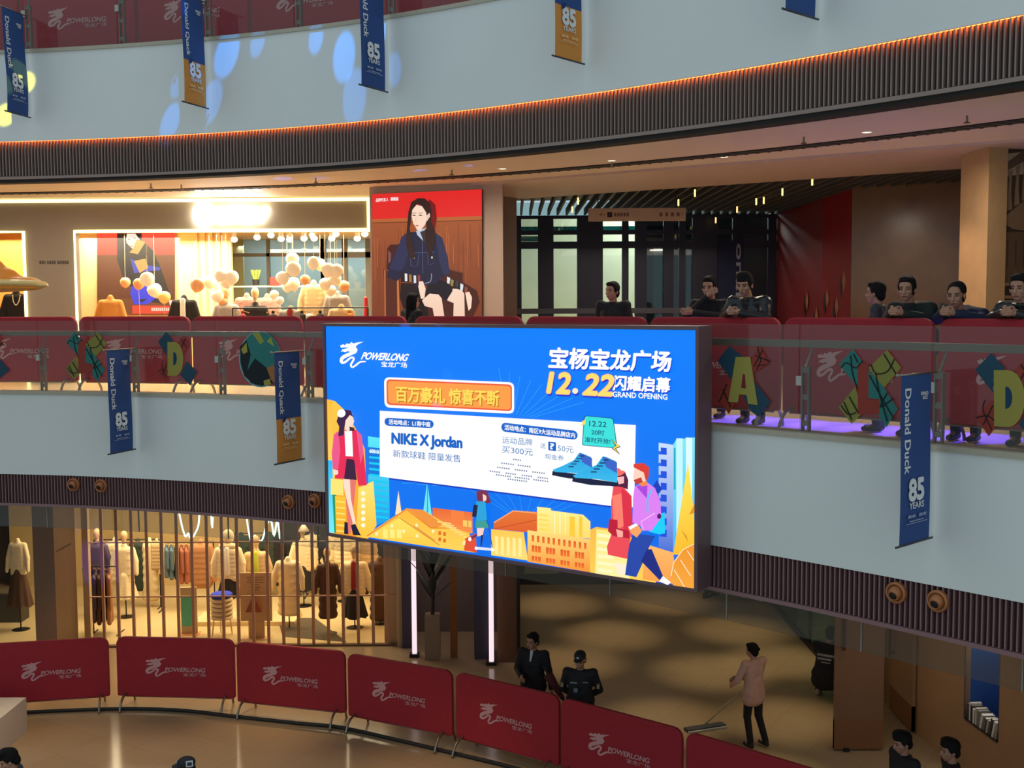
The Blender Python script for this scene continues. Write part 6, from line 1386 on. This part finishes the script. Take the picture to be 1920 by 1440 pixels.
for k in range(4): A.rect(w - .46 + k * .10, h * .34, w - .41 + k * .10, h * .64, g_)
A.text('↑', (w - .09, h * .32), (w - .05, h * .32), (w - .09, h * .66), g_)
A.build('lettering', art_mat('sign_print'), t)
# banner with vertical lettering on the right-hand lobby door
t = empty('door_banner', at_y(1377, 590, 24.8), 0, 'dark blue banner with vertical white letters beside the lobby doors', 'banner'); o0 = t.location.copy()
mb = MB(); mb.box(-.36, .20, 0, .02, -.6, 1.62); mb.build('cloth', mat('banner_navy', (24, 36, 74), .7), t)
A = Art(lambda x, y, k: (x, -.002 - k, y)); A.text('onald', (.03, 1.55), (.03, .05), (.17, 1.55), (170, 176, 196), .03)
A.build('lettering', art_mat('door_print'), t)
# hoarding decorations
A = Art(lambda x, y, k: (5.858 - k, x, y), .002); rr_ = random.Random(2)
A.rect(19.5, Z2, 21.3, 2.3, (140, 26, 34))
for y, z in ((19.9, .35), (20.3, -.1), (20.9, .05), (21.6, -.3), (22.3, .0), (19.7, -.45)): A.poly([(y - .12, z), (y, z + .2), (y + .12, z), (y, z - .2)], (170, 110, 80)); A.poly([(y + .05, z - .1), (y + .16, z + .12), (y + .26, z - .1), (y + .16, z - .32)], (60, 40, 44))
o = A.build('wall_graphic', art_mat('hoarding_print')); struct(o)
# lobby pendant lamps
for i, (px, py) in enumerate(((1303, 362), (1342, 413), (1382, 393), (1418, 378), (1432, 376), (1467, 360), (1523, 340), (1084, 377), (1073, 393), (1272, 380))):
    d_ = ray(px, py); Y = min(24.6, 1.86 * d_.y / d_.z); p = d_ * (Y / d_.y); t = empty('pendant_lamp', p, 0, 'small warm pendant lamp under the slatted lobby ceiling, %s of ten' % ORD[i], 'lamp', 'small lamps under the slatted ceiling')
    mb = MB(); mb.cap((0, 0, -.05), (0, 0, .05), .016); mb.build('bulb', glow('pendant_glow', (255, 205, 120), 2.4), t, True); mb = MB(); mb.tube([(0, 0, .05), (0, 0, max(.06, 2.0 - p.z))], .006, 5); mb.build('cord', dark, t)
# mural of a staircase
md = (Vector((9.5, 15.2)) - Vector((6.05, 13.9))).normalized(); mn = Vector((md.y, -md.x)); M0 = Vector((6.05, 13.9, 0)); MN = Vector((mn.x, mn.y, 0))
def mq(px, py, k=0): return at_plane(px, py, M0 + MN * (.01 + k), MN)
mu = empty('mural_panel', (6.6, 14.05, Z2), 0, 'framed brown mural of a stone staircase with balusters at the right edge', 'mural')
A = Art(lambda x, y, k: mq(x, y, k), .001); mc = (124, 100, 78)
A.poly([(1882, 282), (1990, 270), (1990, 700), (1880, 700)], (62, 48, 38)); A.poly([(1886, 288), (1990, 278), (1990, 320), (1886, 330)], (150, 138, 116))
A.poly([(1886, 306), (1990, 230), (1990, 262), (1886, 322)], (92, 70, 56))
for k in range(6):
    x = 1890 + k * 14; y = 322 - k * 9.5; A.poly([(x, y), (x + 10, y - 5), (x + 7, y + 12), (x + 6, y + 45), (x + 8, y + 70), (x - 2, y + 74), (x - 1, y + 45), (x + 2, y + 14)], mc)
A.poly([(1886, 404), (1990, 320), (1990, 440), (1900, 430), (1884, 420)], (112, 90, 68)); A.poly([(1884, 436), (1990, 430), (1990, 530), (1882, 530)], (86, 66, 50))
for k in range(5): A.line([(1890 + k * 15, 450), (1889 + k * 15, 500)], 2.5, (66, 50, 40))
for k in range(5): A.poly([(1881, 530 + k * 24), (1990, 530 + k * 24), (1990, 536 + k * 24), (1881, 536 + k * 24)], (126, 98, 76))
place_in(A.build('painted_picture', art_mat('mural_paint', 0, .6)), mu)
# ---------------------------------------------------------------- inflatable at the left edge, plinth, cable, niche
ic = at_y(-40, 535, 15.0)
t = empty('inflatable', (ic.x, 15.0, Z1), 0, 'orange and cream inflatable canopy reaching in at the left edge before the shop', 'inflatable')
oz = ic.z - Z1
g = MB(); g.ell((-.1, 0, oz + .02), (1.02, .7, .09)); g.ell((.60, -.1, oz + .01), (.28, .3, .055)); g.ell((.45, .25, oz + .07), (.26, .2, .05)); g.ell((.80, -.05, oz - .005), (.15, .16, .04)); link('brim', g.organic('brim', .03, 3), t, mat('inflatable_cream', (250, 206, 130), .4))
g = MB(); g.ell((-.2, 0, oz + .06), (1.0, .62, .08)); g.ell((-.25, 0, oz + .16), (.78, .52, .12)); g.ell((-.28, 0, oz + .27), (.62, .45, .16)); g.ell((-.3, 0, oz + .40), (.48, .4, .2)); g.cap((-.3, 0, oz + .4), (-.35, 0, oz + .8), .36, .2); link('crown', g.organic('crown_top', .03, 25), t, mat('inflatable_orange', (250, 150, 50), .4))
g = MB(); g.ell((-.12, 0, oz - .03), (.98, .66, .07)); g.ell((.58, -.08, oz - .035), (.29, .28, .04)); link('rim', g.organic('rim', .03, 3), t, mat('inflatable_rim', (255, 160, 50), .4))
mb = MB(); mb.tube([(-.45, 0, 0), (-.45, 0, oz)], .05, 10); mb.lathe([(.4, 0), (.4, .06), (.1, .1)], 20, Matrix.Translation((-.45, 0, 0))); mb.build('mast', steel, t)
tag(MB().box(-9.4, -7.69, 16.25, 17.35, Z1, -6.16).build('display_block', mat('white_block', (214, 206, 198), .5, noise=.03)), 'white block plinth on the ground floor at the left edge before the barriers', 'plinth')
mb = MB(); mb.tube([at_z(x, y, Z1 + .03) for x, y in smooth_line([(-40, 1338), (30, 1336), (205, 1329), (330, 1331), (440, 1343), (560, 1356), (640, 1364), (740, 1386), (850, 1412), (980, 1444), (1120, 1490)], 4)], .030, 8)
tag(mb.build('floor_cable', mat('black_cable', (34, 30, 28), .6), None, True), 'black cable lying along the ground floor in front of the red barriers', 'cable')
nb = wl(n0 + .03)
bx = n0 + .03; rr_ = random.Random(9); k = 0
bcols = [(90, 82, 72), (226, 220, 208), (60, 54, 48), (232, 226, 214), (214, 206, 190), (150, 140, 124), (236, 230, 220), (120, 110, 98), (205, 196, 180), (84, 76, 66), (238, 232, 222), (170, 160, 140)]
while bx < n1 - .09 and k < 12:
    th = .035 + .025 * rr_.random(); hgt = .20 + .07 * rr_.random(); p = wl(bx) - nrm * .02
    t = empty('book', (p.x, p.y, -5.9), 0, 'book with pale pages standing in the blue wall niche, %s from the left' % ORD[k], 'book', 'books in the blue wall niche'); dv = (wl(1) - wl(0)).normalized(); ang = math.atan2(dv.y, dv.x); t.rotation_euler = (0, 0, ang)
    lean = -.0 if k < 6 else .28
    M = Matrix.Rotation(lean, 4, 'Y'); dz = .18 * math.sin(lean) * 0
    mb = MB(); mb.box(0, th, 0, .006, 0, hgt, M); mb.box(0, .005, 0, .17, 0, hgt, M); mb.box(th - .005, th, 0, .17, 0, hgt, M); mb.build('book_cover', mat('book_%d' % k, bcols[k], .6), t); mb = MB(); mb.box(.005, th - .005, .006, .162, .008, hgt - .006, M); mb.build('pages', mat('book_pages', (238, 230, 214), .8), t)
    bx += th + .012 + (.02 if k >= 6 else 0); k += 1
A = Art(lambda x, y, k: tuple(Vector((*(wl(x) - nrm * (D - .002 - k)), y))), .001)
wt_ = (205, 210, 214); mid = (n0 + n1) / 2
A.ell(mid - .1, -4.62, .20, .20, (110, 160, 160)); A.line([(mid - .02, -4.2), (mid - .02, -5.25)], .012, (150, 170, 190))
A.text('新', (mid + .22, -4.86), (mid + .42, -4.86), (mid + .22, -4.66), wt_, .02); A.text('好', (mid + .20, -5.10), (mid + .42, -5.10), (mid + .20, -4.88), wt_, .02)
for k in range(4): A.rect(n0 + .1 + k * .07, -5.32 - k * .02, n0 + .14 + k * .07, -5.29 - k * .02, (200, 120, 100))
struct(A.build('wall_niche_print', art_mat('niche_print')))
# wood door leaf and the half open leaf behind it
xA, xB = at_z(1577, 1427, Z1).x, at_z(1672, 1428, Z1).x; yA = 16.36
t = empty('wooden_door', (xA, yA, Z1), 0, 'large plain wooden door panel standing at the right of the ground floor lobby', 'door panel'); t['category'] = 'door'
mb = MB(); mb.box(0, xB - xA, 0, .06, .03, 3.7); mb.build('leaf_panel', mat('door_wood', (136, 98, 70), .4, noise=.1, scale=2), t); mb = MB(); mb.box(0, xB - xA, -.006, .066, .03, .48); mb.build('kick_plate', woodd, t)
mb = MB(); mb.box(.08, .13, -.07, -.05, 1.55, 2.2); mb.box(.08, .13, -.05, 0, 1.6, 1.63); mb.box(.08, .13, -.05, 0, 2.12, 2.15); mb.build('pull_handle', mat('dark_handle', (84, 52, 30), .4, .3), t); mb = MB(); mb.box(.14, .22, -.05, .02, -.0, .05); mb.build('floor_stop', dark, t)
t = empty('wooden_door', (6.20, 17.05, Z1), 0, 'half open wooden door leaf in the dark doorway with a bronze bar handle', 'door')
mb = MB(); mb.box(-.03, .03, 0, 1.0, .03, 3.7); mb.build('leaf_panel', wood, t); mb = MB(); mb.box(-.035, .035, 0, 1.0, .03, .42); mb.build('kick_plate', woodd, t); mb = MB(); mb.box(-.12, -.09, .80, .84, .95, 1.85); mb.box(-.09, -.03, .80, .84, 1.0, 1.03); mb.box(-.09, -.03, .80, .84, 1.78, 1.81); mb.build('pull_handle', mat('bronze_handle', (120, 84, 50), .35, .5), t)
# green room table
p = at_z(1580, 1180, Z1 + .74); t = empty('round_table', (max(p.x, 6.35), p.y, Z1), 0, 'round white table behind the green glass wall', 'table'); mb = MB(); mb.lathe([(.5, .70), (.5, .74), (.0, .74)], 28); mb.build('table_top', mat('white_top', (225, 228, 215), .4), t); mb = MB(); mb.lathe([(.26, 0), (.26, .02), (.04, .05), (.04, .70)], 18); mb.build('pedestal', mat('white_top', (225, 228, 215)), t)
bpy.context.view_layer.update()
